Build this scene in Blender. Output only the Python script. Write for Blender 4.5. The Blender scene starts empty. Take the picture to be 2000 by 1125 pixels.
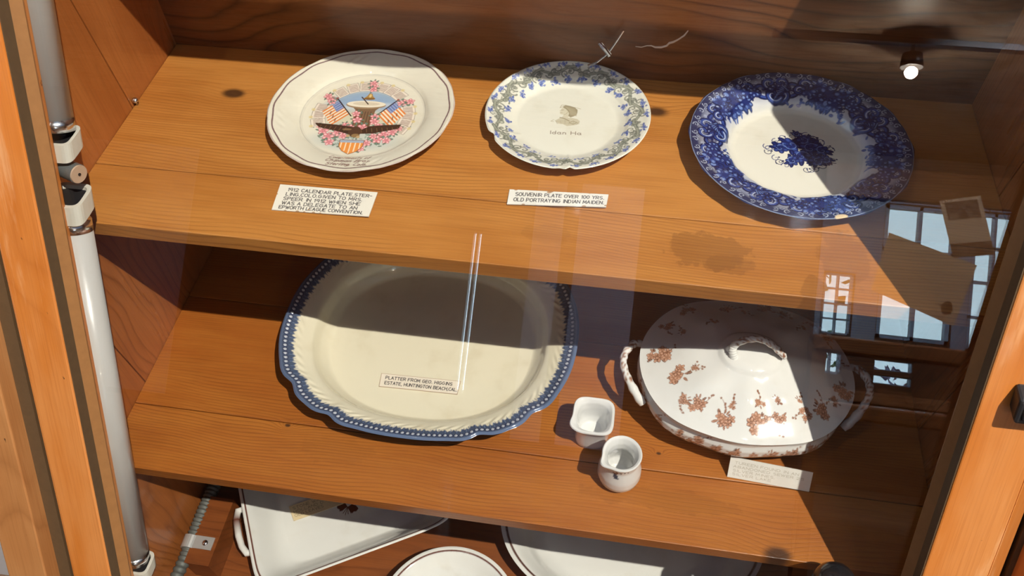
import bpy, math, random
import numpy as np
from mathutils import Vector, Matrix
random.seed(7); RNG = np.random.RandomState(7)
sc = bpy.context.scene
COL = sc.collection
# ------------------------------------------------------------------ camera
SLOPE = 0.535                       # the glass front leans: y = SLOPE*z - g
def setup_camera():
    f, pit, yaw, rol = 1578.65, 0.907693, -0.191052, -0.043953
    F = Vector((math.sin(yaw)*math.cos(pit), math.cos(yaw)*math.cos(pit), -math.sin(pit)))
    R = Vector((math.cos(yaw), -math.sin(yaw), 0)); U = R.cross(F)
    R2 = R*math.cos(rol)+U*math.sin(rol); U2 = -R*math.sin(rol)+U*math.cos(rol)
    cam = bpy.data.cameras.new('camera'); co = bpy.data.objects.new('camera', cam); COL.objects.link(co)
    m = Matrix((R2, U2, -F)).transposed().to_4x4(); m.translation = Vector((0.687622, -0.588796, 0.726424))
    co.matrix_world = m
    cam.sensor_width = 36; cam.lens = 36*f/2000; cam.clip_start = 0.01; cam.clip_end = 100
    sc.camera = co
setup_camera()
# ------------------------------------------------------------------ world: bright hazy horizon, softer sky above
def setup_world():
    w = bpy.data.worlds.new('sky'); sc.world = w; w.use_nodes = True
    nt = w.node_tree; nt.nodes.clear()
    tc = nt.nodes.new('ShaderNodeTexCoord'); sp = nt.nodes.new('ShaderNodeSeparateXYZ')
    rp = nt.nodes.new('ShaderNodeValToRGB'); bg = nt.nodes.new('ShaderNodeBackground'); out = nt.nodes.new('ShaderNodeOutputWorld')
    nt.links.new(tc.outputs['Generated'], sp.inputs[0]); nt.links.new(sp.outputs['Z'], rp.inputs[0])
    e = rp.color_ramp.elements
    e[0].position = 0.0; e[0].color = (0.62, 0.85, 1.0, 1)
    e[1].position = 0.5; e[1].color = (0.017, 0.026, 0.042, 1)
    k = e.new(0.22); k.color = (0.62, 0.85, 1.0, 1)
    k = e.new(0.32); k.color = (0.017, 0.026, 0.042, 1)
    nt.links.new(rp.outputs[0], bg.inputs[0]); bg.inputs[1].default_value = 8.0
    nt.links.new(bg.outputs[0], out.inputs[0])
setup_world()
# ------------------------------------------------------------------ lamps
def spot(name, loc, target, power, color, size=75, rad=0.012):
    l = bpy.data.lights.new(name, 'SPOT'); l.energy = power; l.color = color; l.spot_size = math.radians(size)
    l.spot_blend = 0.3; l.shadow_soft_size = rad
    o = bpy.data.objects.new(name, l); COL.objects.link(o); o.location = loc
    o.rotation_euler = (Vector(target)-Vector(loc)).to_track_quat('-Z', 'Y').to_euler()
    return o
spot('key_light', (3.33, -1.95, 5.9), (0.55, -0.05, -0.2), 2750, (1, 0.94, 0.84), size=24, rad=0.03)
spot('track_light_left', (0.0, -0.70, 2.0), (0.6, 0.05, -0.2), 9, (1, 0.93, 0.84), rad=0.02)
spot('track_light_middle', (1.32, -0.66, 2.0), (0.7, 0.0, -0.2), 5, (1, 0.93, 0.84), rad=0.02)
def point(name, loc, power, color, rad):
    l = bpy.data.lights.new(name, 'POINT'); l.energy = power; l.color = color; l.shadow_soft_size = rad
    o = bpy.data.objects.new(name, l); COL.objects.link(o); o.location = loc; return o
point('ceiling_spot_bulb', (2.30, -4.02, 1.80), 42, (1, 0.86, 0.68), 0.035)
spot('rear_wall_fill', (0.2, -2.7, 1.97), (0.4, -6.6, 0.4), 330, (0.86, 0.90, 1.0), size=110, rad=0.04)  # added fill without a known fixture, lifts the reflected rear wall
spot('window_wall_fill', (3.1, -3.1, 1.97), (3.3, -6.6, 0.9), 620, (0.80, 0.88, 1.0), size=95, rad=0.04)  # second added fill, brightens the wall round the reflected windows
spot('letter_fill', (1.5, -0.95, 1.97), (1.6, -1.6, 0.35), 330, (1, 0.9, 0.78), size=40, rad=0.03)  # invented light that makes the letters show up in the glass
sc.cycles.max_bounces = 6; sc.cycles.diffuse_bounces = 2; sc.cycles.glossy_bounces = 3; sc.cycles.transparent_max_bounces = 12
sc.cycles.transmission_bounces = 2; sc.cycles.adaptive_threshold = 0.04; sc.cycles.caustics_reflective = False; sc.cycles.caustics_refractive = False
# ------------------------------------------------------------------ exposure
sc.view_settings.view_transform = 'Standard'; sc.view_settings.look = 'None'
sc.view_settings.exposure = 0.0; sc.view_settings.gamma = 1.0; sc.view_settings.use_curve_mapping = False

# ================================================================== helpers
def S(x, g, z): return (x, SLOPE*z-g, z)
def link(o, parent=None):
    COL.objects.link(o)
    if parent is not None: o.parent = parent
    return o
def thing(name, label, cat, loc, group=None):
    o = bpy.data.objects.new(name, None); o.empty_display_size = 0.02; o.location = loc; link(o)
    o['label'] = label; o['category'] = cat
    if group: o['group'] = group
    return o
def tag(o, label, cat, group=None):
    o['label'] = label; o['category'] = cat
    if group: o['group'] = group
    return o
def wloc(o):
    v = Vector((0, 0, 0))
    while o is not None: v = v+Vector(o.location); o = o.parent
    return v
def mesh(name, verts, faces, mats, parent=None, origin=None, smooth=False, fmat=None, cols=None, plank=None):
    """verts in world space; origin = object origin"""
    V = np.asarray(verts, float)
    po = wloc(parent) if parent is not None else Vector((0, 0, 0))
    og = Vector(origin) if origin is not None else po
    me = bpy.data.meshes.new(name)
    me.from_pydata((V-np.array(og)).tolist(), [], faces if isinstance(faces, list) else faces.tolist())
    if not isinstance(mats, (list, tuple)): mats = [mats]
    for m in mats: me.materials.append(m)
    if fmat is not None: me.polygons.foreach_set('material_index', np.asarray(fmat, np.int32))
    if smooth is True: me.polygons.foreach_set('use_smooth', np.ones(len(me.polygons), bool))
    if cols is not None:
        a = me.color_attributes.new('pattern', 'FLOAT_COLOR', 'POINT')
        c = np.ones((len(V), 4), np.float32); c[:, :3] = cols; a.data.foreach_set('color', c.ravel())
    if plank is not None:
        a = me.attributes.new('plank', 'FLOAT', 'POINT'); a.data.foreach_set('value', np.asarray(plank, np.float32))
    me.update()
    o = bpy.data.objects.new(name, me); o.location = og-po
    link(o, parent)
    return o
class MB:
    def __init__(s): s.v = []; s.f = []; s.m = []; s.p = []
    def add(s, v, f, m=0, p=0.0):
        b = len(s.v); s.v += [tuple(q) for q in v]; s.f += [tuple(b+i for i in q) for q in f]; s.m += [m]*len(f); s.p += [p]*len(v)
    def hexa(s, c, m=0, p=0.0, bev=0.0):
        """8 corners: bottom 0-3 (ccw), top 4-7"""
        s.add(c, [(0, 3, 2, 1), (4, 5, 6, 7), (0, 1, 5, 4), (1, 2, 6, 5), (2, 3, 7, 6), (3, 0, 4, 7)], m, p)
    def box(s, a, b, m=0, p=0.0):
        x0, y0, z0 = a; x1, y1, z1 = b
        s.hexa([(x0, y0, z0), (x1, y0, z0), (x1, y1, z0), (x0, y1, z0), (x0, y0, z1), (x1, y0, z1), (x1, y1, z1), (x0, y1, z1)], m, p)
    def slant(s, x0, x1, g0, g1, z0, z1, m=0, p=0.0):
        """bar in the leaning front frame; g0 (back) < g1 (front)"""
        s.hexa([S(x0, g1, z0), S(x1, g1, z0), S(x1, g0, z0), S(x0, g0, z0), S(x0, g1, z1), S(x1, g1, z1), S(x1, g0, z1), S(x0, g0, z1)], m, p)
    def tube(s, pts, r, n=12, m=0, cap=True):
        pts = [Vector(q) for q in pts]; rs = r if isinstance(r, (list, tuple)) else [r]*len(pts)
        vs = []; fs = []; up = None
        for i, q in enumerate(pts):
            t = (pts[min(i+1, len(pts)-1)]-pts[max(i-1, 0)]).normalized()
            if up is None: up = t.orthogonal().normalized()
            up = (up-t*up.dot(t)).normalized(); w = t.cross(up)
            for k in range(n):
                a = 2*math.pi*k/n; vs.append(q+(up*math.cos(a)+w*math.sin(a))*rs[i])
        for i in range(len(pts)-1):
            for k in range(n): fs.append((i*n+k, i*n+(k+1) % n, (i+1)*n+(k+1) % n, (i+1)*n+k))
        if cap: fs.append(tuple(range(n))[::-1]); fs.append(tuple((len(pts)-1)*n+k for k in range(n)))
        s.add(vs, fs, m)
    def lathe(s, c, prof, n=48, m=0, fx=1.0, fy=1.0):
        vs = []; fs = []
        for r, z in prof:
            for k in range(n):
                a = 2*math.pi*k/n; vs.append((c[0]+r*fx*math.cos(a), c[1]+r*fy*math.sin(a), c[2]+z))
        for i in range(len(prof)-1):
            for k in range(n): fs.append((i*n+k, i*n+(k+1) % n, (i+1)*n+(k+1) % n, (i+1)*n+k))
        s.add(vs, fs, m)
    def build(s, name, mats, parent=None, origin=None, smooth=False, bevel=0, plank=False):
        o = mesh(name, s.v, s.f, mats, parent, origin, smooth, s.m, plank=s.p if plank else None)
        if bevel:
            b = o.modifiers.new('bevel', 'BEVEL'); b.width = bevel; b.segments = 2; b.limit_method = 'ANGLE'
        return o
def struct(o): o['kind'] = 'structure'; return o

# ------------------------------------------------------------------ node helper
class NT:
    def __init__(s, name):
        s.mat = bpy.data.materials.new(name); s.mat.use_nodes = True; s.t = s.mat.node_tree; s.t.nodes.clear()
        s.out = s.t.nodes.new('ShaderNodeOutputMaterial')
    def n(s, typ, **kw):
        nd = s.t.nodes.new(typ)
        for k, v in kw.items(): setattr(nd, k, v)
        return nd
    def set(s, sock, v):
        if hasattr(v, 'is_output') or isinstance(v, bpy.types.NodeSocket): s.t.links.new(v, sock)
        elif isinstance(v, (tuple, list)) and len(v) == 3 and sock.type == 'RGBA': sock.default_value = (*v, 1)
        else: sock.default_value = v
    def m(s, op, a, b=0.0, c=0.0):
        nd = s.n('ShaderNodeMath', operation=op); s.set(nd.inputs[0], a); s.set(nd.inputs[1], b)
        s.set(nd.inputs[2], c); return nd.outputs[0]
    def mix(s, f, a, b, blend='MIX'):
        nd = s.n('ShaderNodeMix', data_type='RGBA', blend_type=blend); s.set(nd.inputs['Factor'], f)
        s.set(nd.inputs[6], a); s.set(nd.inputs[7], b); return nd.outputs[2]
    def vec(s, x, y, z):
        nd = s.n('ShaderNodeCombineXYZ'); s.set(nd.inputs[0], x); s.set(nd.inputs[1], y); s.set(nd.inputs[2], z); return nd.outputs[0]
    def noise(s, v, scale, detail=3, rough=0.5):
        nd = s.n('ShaderNodeTexNoise'); s.set(nd.inputs['Vector'], v); nd.inputs['Scale'].default_value = scale
        nd.inputs['Detail'].default_value = detail; nd.inputs['Roughness'].default_value = rough; return nd.outputs['Fac']
    def sstep(s, x, a, b):
        nd = s.n('ShaderNodeMapRange', interpolation_type='SMOOTHSTEP'); s.set(nd.inputs[0], x)
        nd.inputs[1].default_value = a; nd.inputs[2].default_value = b; return nd.outputs[0]
    def ramp(s, x, stops):
        nd = s.n('ShaderNodeValToRGB'); e = nd.color_ramp.elements
        e[0].position = stops[0][0]; e[0].color = (*stops[0][1], 1); e[1].position = stops[-1][0]; e[1].color = (*stops[-1][1], 1)
        for p, c in stops[1:-1]: k = e.new(p); k.color = (*c, 1)
        s.set(nd.inputs[0], x); return nd.outputs[0]
    def bsdf(s, color, rough=0.5, metal=0.0, bump=None, bstr=0.1, bdist=0.001, coat=0.0, spec=0.5, trans=0.0):
        p = s.n('ShaderNodeBsdfPrincipled'); s.set(p.inputs['Base Color'], color); s.set(p.inputs['Roughness'], rough)
        s.set(p.inputs['Metallic'], metal); p.inputs['Coat Weight'].default_value = coat; p.inputs['Coat Roughness'].default_value = 0.08
        p.inputs['Specular IOR Level'].default_value = spec; p.inputs['Transmission Weight'].default_value = trans
        if bump is not None:
            b = s.n('ShaderNodeBump'); b.inputs['Strength'].default_value = bstr; b.inputs['Distance'].default_value = bdist
            s.set(b.inputs['Height'], bump); s.t.links.new(b.outputs[0], p.inputs['Normal'])
        s.t.links.new(p.outputs[0], s.out.inputs[0]); return s.mat

def wood(name, light, mid, dark, axis='X', freq=70, amp=3.0, warp=2.2, knots=(), stains=(), rough=0.42, tilt=False, line=0.55, plank=False, seed=0.0, coat=0.15, wearcol=None):
    """pine board: growth rings running along `axis`, bent round knots. knots: (x, y, radius) in the board plane (world x, y)"""
    T = NT(name)
    geo = T.n('ShaderNodeNewGeometry'); pos = geo.outputs['Position']
    if tilt:
        mp = T.n('ShaderNodeMapping', vector_type='POINT'); mp.inputs['Rotation'].default_value = (math.atan(SLOPE), 0, 0)
        T.t.links.new(pos, mp.inputs[0]); pos = mp.outputs[0]
    sp = T.n('ShaderNodeSeparateXYZ'); T.t.links.new(pos, sp.inputs[0]); X, Y, Z = sp.outputs
    if axis == 'X': L, A, B = X, Y, Z
    elif axis == 'XZ': L, A, B = X, Z, Y
    elif axis == 'Z': L, A, B = Z, Y, X
    else: L, A, B = Y, X, Z
    off = seed
    if plank:
        at = T.n('ShaderNodeAttribute', attribute_name='plank'); off = T.m('ADD', T.m('MULTIPLY', at.outputs['Fac'], 7.31), seed)
    w = T.m('ADD', T.m('MULTIPLY', B, 0.6), A)                      # rings seen across both faces
    v1 = T.vec(T.m('ADD', T.m('MULTIPLY', L, 1.3), off), T.m('MULTIPLY', w, 4.0), off)
    n1 = T.noise(v1, 1.6, 2, 0.45)
    v2 = T.vec(T.m('MULTIPLY', L, 2.5), T.m('MULTIPLY', w, 18.0), off)
    n2 = T.noise(v2, 2.0, 3, 0.5)
    ph = T.m('ADD', T.m('MULTIPLY', w, freq), T.m('ADD', T.m('MULTIPLY', n1, amp*4), T.m('MULTIPLY', n2, warp)))
    kmask = 0.0
    for kx, ky, kr in knots:
        dx = T.m('MULTIPLY', T.m('SUBTRACT', L, kx), 0.62); dy = T.m('SUBTRACT', A, ky)
        d = T.m('SQRT', T.m('ADD', T.m('MULTIPLY', dx, dx), T.m('MULTIPLY', dy, dy)))
        d = T.m('ADD', d, T.m('MULTIPLY', T.m('SUBTRACT', n2, 0.5), kr*0.7))
        ph = T.m('ADD', ph, T.m('MULTIPLY', T.m('POWER', 2.718, T.m('MULTIPLY', d, -1/(kr*2.2))), 5.0))
        k = T.sstep(d, kr*1.15, kr*0.45); kmask = T.m('MAXIMUM', kmask, k)
    sn = T.m('FRACT', ph)
    ring = T.ramp(sn, [(0.0, (1, 1, 1)), (0.06, (0.5, 0.5, 0.5)), (0.20, (0.0, 0.0, 0.0)), (0.72, (0.08, 0.08, 0.08)), (0.90, (0.5, 0.5, 0.5)), (1.0, (1, 1, 1))])
    fib = T.noise(T.vec(T.m('MULTIPLY', L, 9.0), T.m('MULTIPLY', A, 520.0), T.m('MULTIPLY', B, 520.0)), 1.0, 2, 0.6)
    blot = T.noise(T.vec(T.m('MULTIPLY', L, 2.2), T.m('MULTIPLY', A, 9.0), T.m('ADD', T.m('MULTIPLY', B, 9.0), off)), 1.3, 4, 0.6)
    blot = T.m('ADD', blot, T.m('MULTIPLY', T.m('SUBTRACT', T.noise(T.vec(T.m('MULTIPLY', L, 2.2), T.m('MULTIPLY', A, 75.0), off), 1.0, 3, 0.65), 0.5), 0.28))
    base = T.mix(T.sstep(blot, 0.32, 0.70), light, mid)
    c = T.mix(T.m('MULTIPLY', T.m('MULTIPLY', ring, line), T.m('ADD', T.m('MULTIPLY', T.sstep(n1, 0.40, 0.60), 0.95), 0.22)), base, dark)
    c = T.mix(T.m('MULTIPLY', T.sstep(fib, 0.42, 0.75), 0.26), c, dark)
    for sx, sy, rx, ry, st in stains:
        dx = T.m('DIVIDE', T.m('SUBTRACT', X, sx), rx); dy = T.m('DIVIDE', T.m('SUBTRACT', Y, sy), ry)
        d = T.m('SQRT', T.m('ADD', T.m('MULTIPLY', dx, dx), T.m('MULTIPLY', dy, dy)))
        d = T.m('ADD', d, T.m('MULTIPLY', T.m('SUBTRACT', T.noise(pos, 45, 4, 0.6), 0.5), 1.6))
        c = T.mix(T.m('MULTIPLY', T.sstep(d, 1.05, 0.9), st), c, tuple(q*0.45 for q in mid))
    if wearcol:
        ww = T.sstep(T.noise(T.vec(T.m('MULTIPLY', L, 4), T.m('MULTIPLY', A, 30), T.m('MULTIPLY', B, 30)), 1.2, 5, 0.65), 0.56, 0.72)
        c = T.mix(T.m('MULTIPLY', ww, 0.55), c, wearcol)
        nk = T.sstep(T.noise(T.vec(T.m('MULTIPLY', L, 25), T.m('MULTIPLY', A, 60), T.m('MULTIPLY', B, 60)), 1.6, 3, 0.6), 0.73, 0.78)
        c = T.mix(nk, c, (0.10, 0.04, 0.015))
    if knots:
        c = T.mix(T.m('MULTIPLY', kmask, 0.92), c, (0.045, 0.018, 0.008))
    r = T.m('ADD', rough, T.m('MULTIPLY', T.m('SUBTRACT', blot, 0.5), 0.2))
    return T.bsdf(c, r, bump=T.m('SUBTRACT', T.m('MULTIPLY', fib, 0.5), T.m('MULTIPLY', ring, 0.5)), bstr=0.25, bdist=0.0006, coat=coat, spec=0.4)
def ceramic(name, rough=0.10, age=0.05):
    T = NT(name); at = T.n('ShaderNodeAttribute', attribute_name='pattern')
    tc = T.n('ShaderNodeTexCoord'); n = T.noise(tc.outputs['Object'], 22, 4, 0.6)
    c = T.mix(T.m('MULTIPLY', T.sstep(n, 0.5, 0.8), age*4), at.outputs['Color'], (0.62, 0.52, 0.36), 'MULTIPLY')
    b = T.noise(tc.outputs['Object'], 55, 2, 0.5)
    return T.bsdf(c, rough, bump=b, bstr=0.08, bdist=0.0008, coat=0.3)
def plain(name, col, rough=0.5, metal=0.0, var=0.15, scale=60, bstr=0.05, coat=0.0):
    T = NT(name); tc = T.n('ShaderNodeTexCoord'); n = T.noise(tc.outputs['Object'], scale, 3, 0.6)
    c = T.mix(T.m('MULTIPLY', n, var*2), col, tuple(q*0.5 for q in col))
    return T.bsdf(c, rough, metal, bump=n, bstr=bstr, bdist=0.0005, coat=coat)
def glass_mat(name, f0=0.043, tint=(0.99, 0.995, 0.99)):
    """clear sheet: transparent, with a mirror share that rises towards grazing angles"""
    T = NT(name); g = T.n('ShaderNodeNewGeometry')
    dp = T.n('ShaderNodeVectorMath', operation='DOT_PRODUCT'); T.t.links.new(g.outputs['Normal'], dp.inputs[0]); T.t.links.new(g.outputs['Incoming'], dp.inputs[1])
    c = T.m('ABSOLUTE', dp.outputs['Value'])
    fr = T.m('ADD', f0, T.m('MULTIPLY', T.m('POWER', T.m('SUBTRACT', 1.0, c), 5.0), 1-f0))
    tr = T.n('ShaderNodeBsdfTransparent'); tr.inputs[0].default_value = (*tint, 1)
    gl = T.n('ShaderNodeBsdfGlossy'); gl.inputs['Roughness'].default_value = 0.0
    mx = T.n('ShaderNodeMixShader'); T.t.links.new(fr, mx.inputs[0]); T.t.links.new(tr.outputs[0], mx.inputs[1]); T.t.links.new(gl.outputs[0], mx.inputs[2])
    T.t.links.new(mx.outputs[0], T.out.inputs[0]); return T.mat

# ------------------------------------------------------------------ a drawing canvas (numpy), sampled onto mesh vertices as glaze colour
class Canvas:
    def __init__(s, x0, y0, x1, y1, res, base):
        s.x0, s.y0, s.res = x0, y0, res; s.w = int((x1-x0)/res)+1; s.h = int((y1-y0)/res)+1
        s.a = np.empty((s.h, s.w, 3), np.float32); s.a[:] = base
        s.xs = x0+np.arange(s.w)*res; s.ys = y0+np.arange(s.h)*res
    def win(s, xa, ya, xb, yb):
        i0 = max(0, int((xa-s.x0)/s.res)-1); i1 = min(s.w, int((xb-s.x0)/s.res)+3)
        j0 = max(0, int((ya-s.y0)/s.res)-1); j1 = min(s.h, int((yb-s.y0)/s.res)+3)
        return i0, i1, j0, j1
    def comp(s, i0, i1, j0, j1, al, col):
        if i1 <= i0 or j1 <= j0: return
        sub = s.a[j0:j1, i0:i1]; al = al[..., None]; sub[:] = sub*(1-al)+np.asarray(col, np.float32)*al
    def stroke(s, pts, w, col, al=1.0, taper=None):
        pts = np.asarray(pts, float); n = len(pts)-1
        ws = np.full(n+1, w/2.0) if taper is None else np.asarray(taper)*w/2.0
        pad = ws.max()+s.res*1.5
        i0, i1, j0, j1 = s.win(pts[:, 0].min()-pad, pts[:, 1].min()-pad, pts[:, 0].max()+pad, pts[:, 1].max()+pad)
        if i1 <= i0 or j1 <= j0: return
        X, Y = np.meshgrid(s.xs[i0:i1], s.ys[j0:j1]); D = np.full(X.shape, 1e9)
        for k in range(n):
            a, b = pts[k], pts[k+1]; d = b-a; L = d@d+1e-15
            p0, p1, q0, q1 = s.win(min(a[0], b[0])-pad, min(a[1], b[1])-pad, max(a[0], b[0])+pad, max(a[1], b[1])+pad)
            p0, p1, q0, q1 = p0-i0, p1-i0, q0-j0, q1-j0
            if p1 <= p0 or q1 <= q0: continue
            Xk, Yk, Dk = X[q0:q1, p0:p1], Y[q0:q1, p0:p1], D[q0:q1, p0:p1]
            t = np.clip(((Xk-a[0])*d[0]+(Yk-a[1])*d[1])/L, 0, 1)
            np.minimum(Dk, np.hypot(Xk-a[0]-t*d[0], Yk-a[1]-t*d[1])-(ws[k]+(ws[k+1]-ws[k])*t), out=Dk)
        s.comp(i0, i1, j0, j1, np.clip(0.5-D/s.res, 0, 1)*al, col)
    def disc(s, x, y, r, col, al=1.0, ry=None, rot=0, soft=None):
        ry = ry or r; R = max(r, ry)*1.05+s.res*2+(soft or 0)
        i0, i1, j0, j1 = s.win(x-R, y-R, x+R, y+R)
        if i1 <= i0 or j1 <= j0: return
        X, Y = np.meshgrid(s.xs[i0:i1]-x, s.ys[j0:j1]-y); c, q = math.cos(rot), math.sin(rot)
        u = (X*c+Y*q)/r; v = (-X*q+Y*c)/ry; D = (np.hypot(u, v)-1)*min(r, ry)
        s.comp(i0, i1, j0, j1, np.clip(0.5-D/(soft or s.res), 0, 1)*al, col)
    def poly(s, pts, col, al=1.0):
        P = np.asarray(pts, float); i0, i1, j0, j1 = s.win(P[:, 0].min(), P[:, 1].min(), P[:, 0].max(), P[:, 1].max())
        if i1 <= i0 or j1 <= j0: return
        acc = 0
        for ox in (-.25, .25):
            for oy in (-.25, .25):
                X, Y = np.meshgrid(s.xs[i0:i1]+ox*s.res, s.ys[j0:j1]+oy*s.res); ins = np.zeros(X.shape, bool); n = len(P)
                for k in range(n):
                    a, b = P[k], P[(k+1) % n]
                    if a[1] == b[1]: continue
                    ins ^= ((a[1] > Y) != (b[1] > Y)) & (X < (b[0]-a[0])*(Y-a[1])/(b[1]-a[1])+a[0])
                acc = acc+ins
        s.comp(i0, i1, j0, j1, acc/4.0*al, col)
    def field(s, fn):
        X, Y = np.meshgrid(s.xs, s.ys); al, col = fn(X, Y); s.comp(0, s.w, 0, s.h, al, col)
    def sample(s, x, y):
        u = np.clip((np.asarray(x)-s.x0)/s.res, 0, s.w-1.001); v = np.clip((np.asarray(y)-s.y0)/s.res, 0, s.h-1.001)
        i = u.astype(int); j = v.astype(int); fu = (u-i)[:, None]; fv = (v-j)[:, None]
        return (s.a[j, i]*(1-fu)+s.a[j, i+1]*fu)*(1-fv)+(s.a[j+1, i]*(1-fu)+s.a[j+1, i+1]*fu)*fv
    # --- ornament
    def flower(s, x, y, r, dark, mid, light, n=5, rot=0.0):
        for k in range(n):
            a = rot+2*math.pi*k/n; px, py = x+math.cos(a)*r*.58, y+math.sin(a)*r*.58
            s.disc(px, py, r*.46, dark, ry=r*.36, rot=a); s.disc(px, py, r*.38, mid, ry=r*.28, rot=a)
            s.disc(px+math.cos(a)*r*.12, py+math.sin(a)*r*.12, r*.20, light, ry=r*.15, rot=a)
        s.disc(x, y, r*.20, dark); s.disc(x, y, r*.10, light)
    def leaf(s, x, y, L, a, dark, mid):
        c, q = math.cos(a), math.sin(a)
        s.disc(x+c*L*.5, y+q*L*.5, L*.5, dark, ry=L*.2, rot=a); s.stroke([(x, y), (x+c*L*.85, y+q*L*.85)], L*.09, mid)
    def spiral(s, x, y, r, a0, turns, w, col, sgn=1, al=1.0, n=22, r1=0.12):
        pts = []
        for k in range(n):
            t = k/(n-1); rr = r*((1-t)+r1*t); a = a0+sgn*t*turns*2*math.pi
            pts.append((x+rr*math.cos(a), y+rr*math.sin(a)))
        s.stroke(pts, w, col, al, taper=np.linspace(1.15, .6, n))
        return pts
def qcurve(a, b, c, n=10):
    a, b, c = map(np.asarray, (a, b, c)); t = np.linspace(0, 1, n)[:, None]
    return a*(1-t)**2+2*b*t*(1-t)+c*t*t
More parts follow.
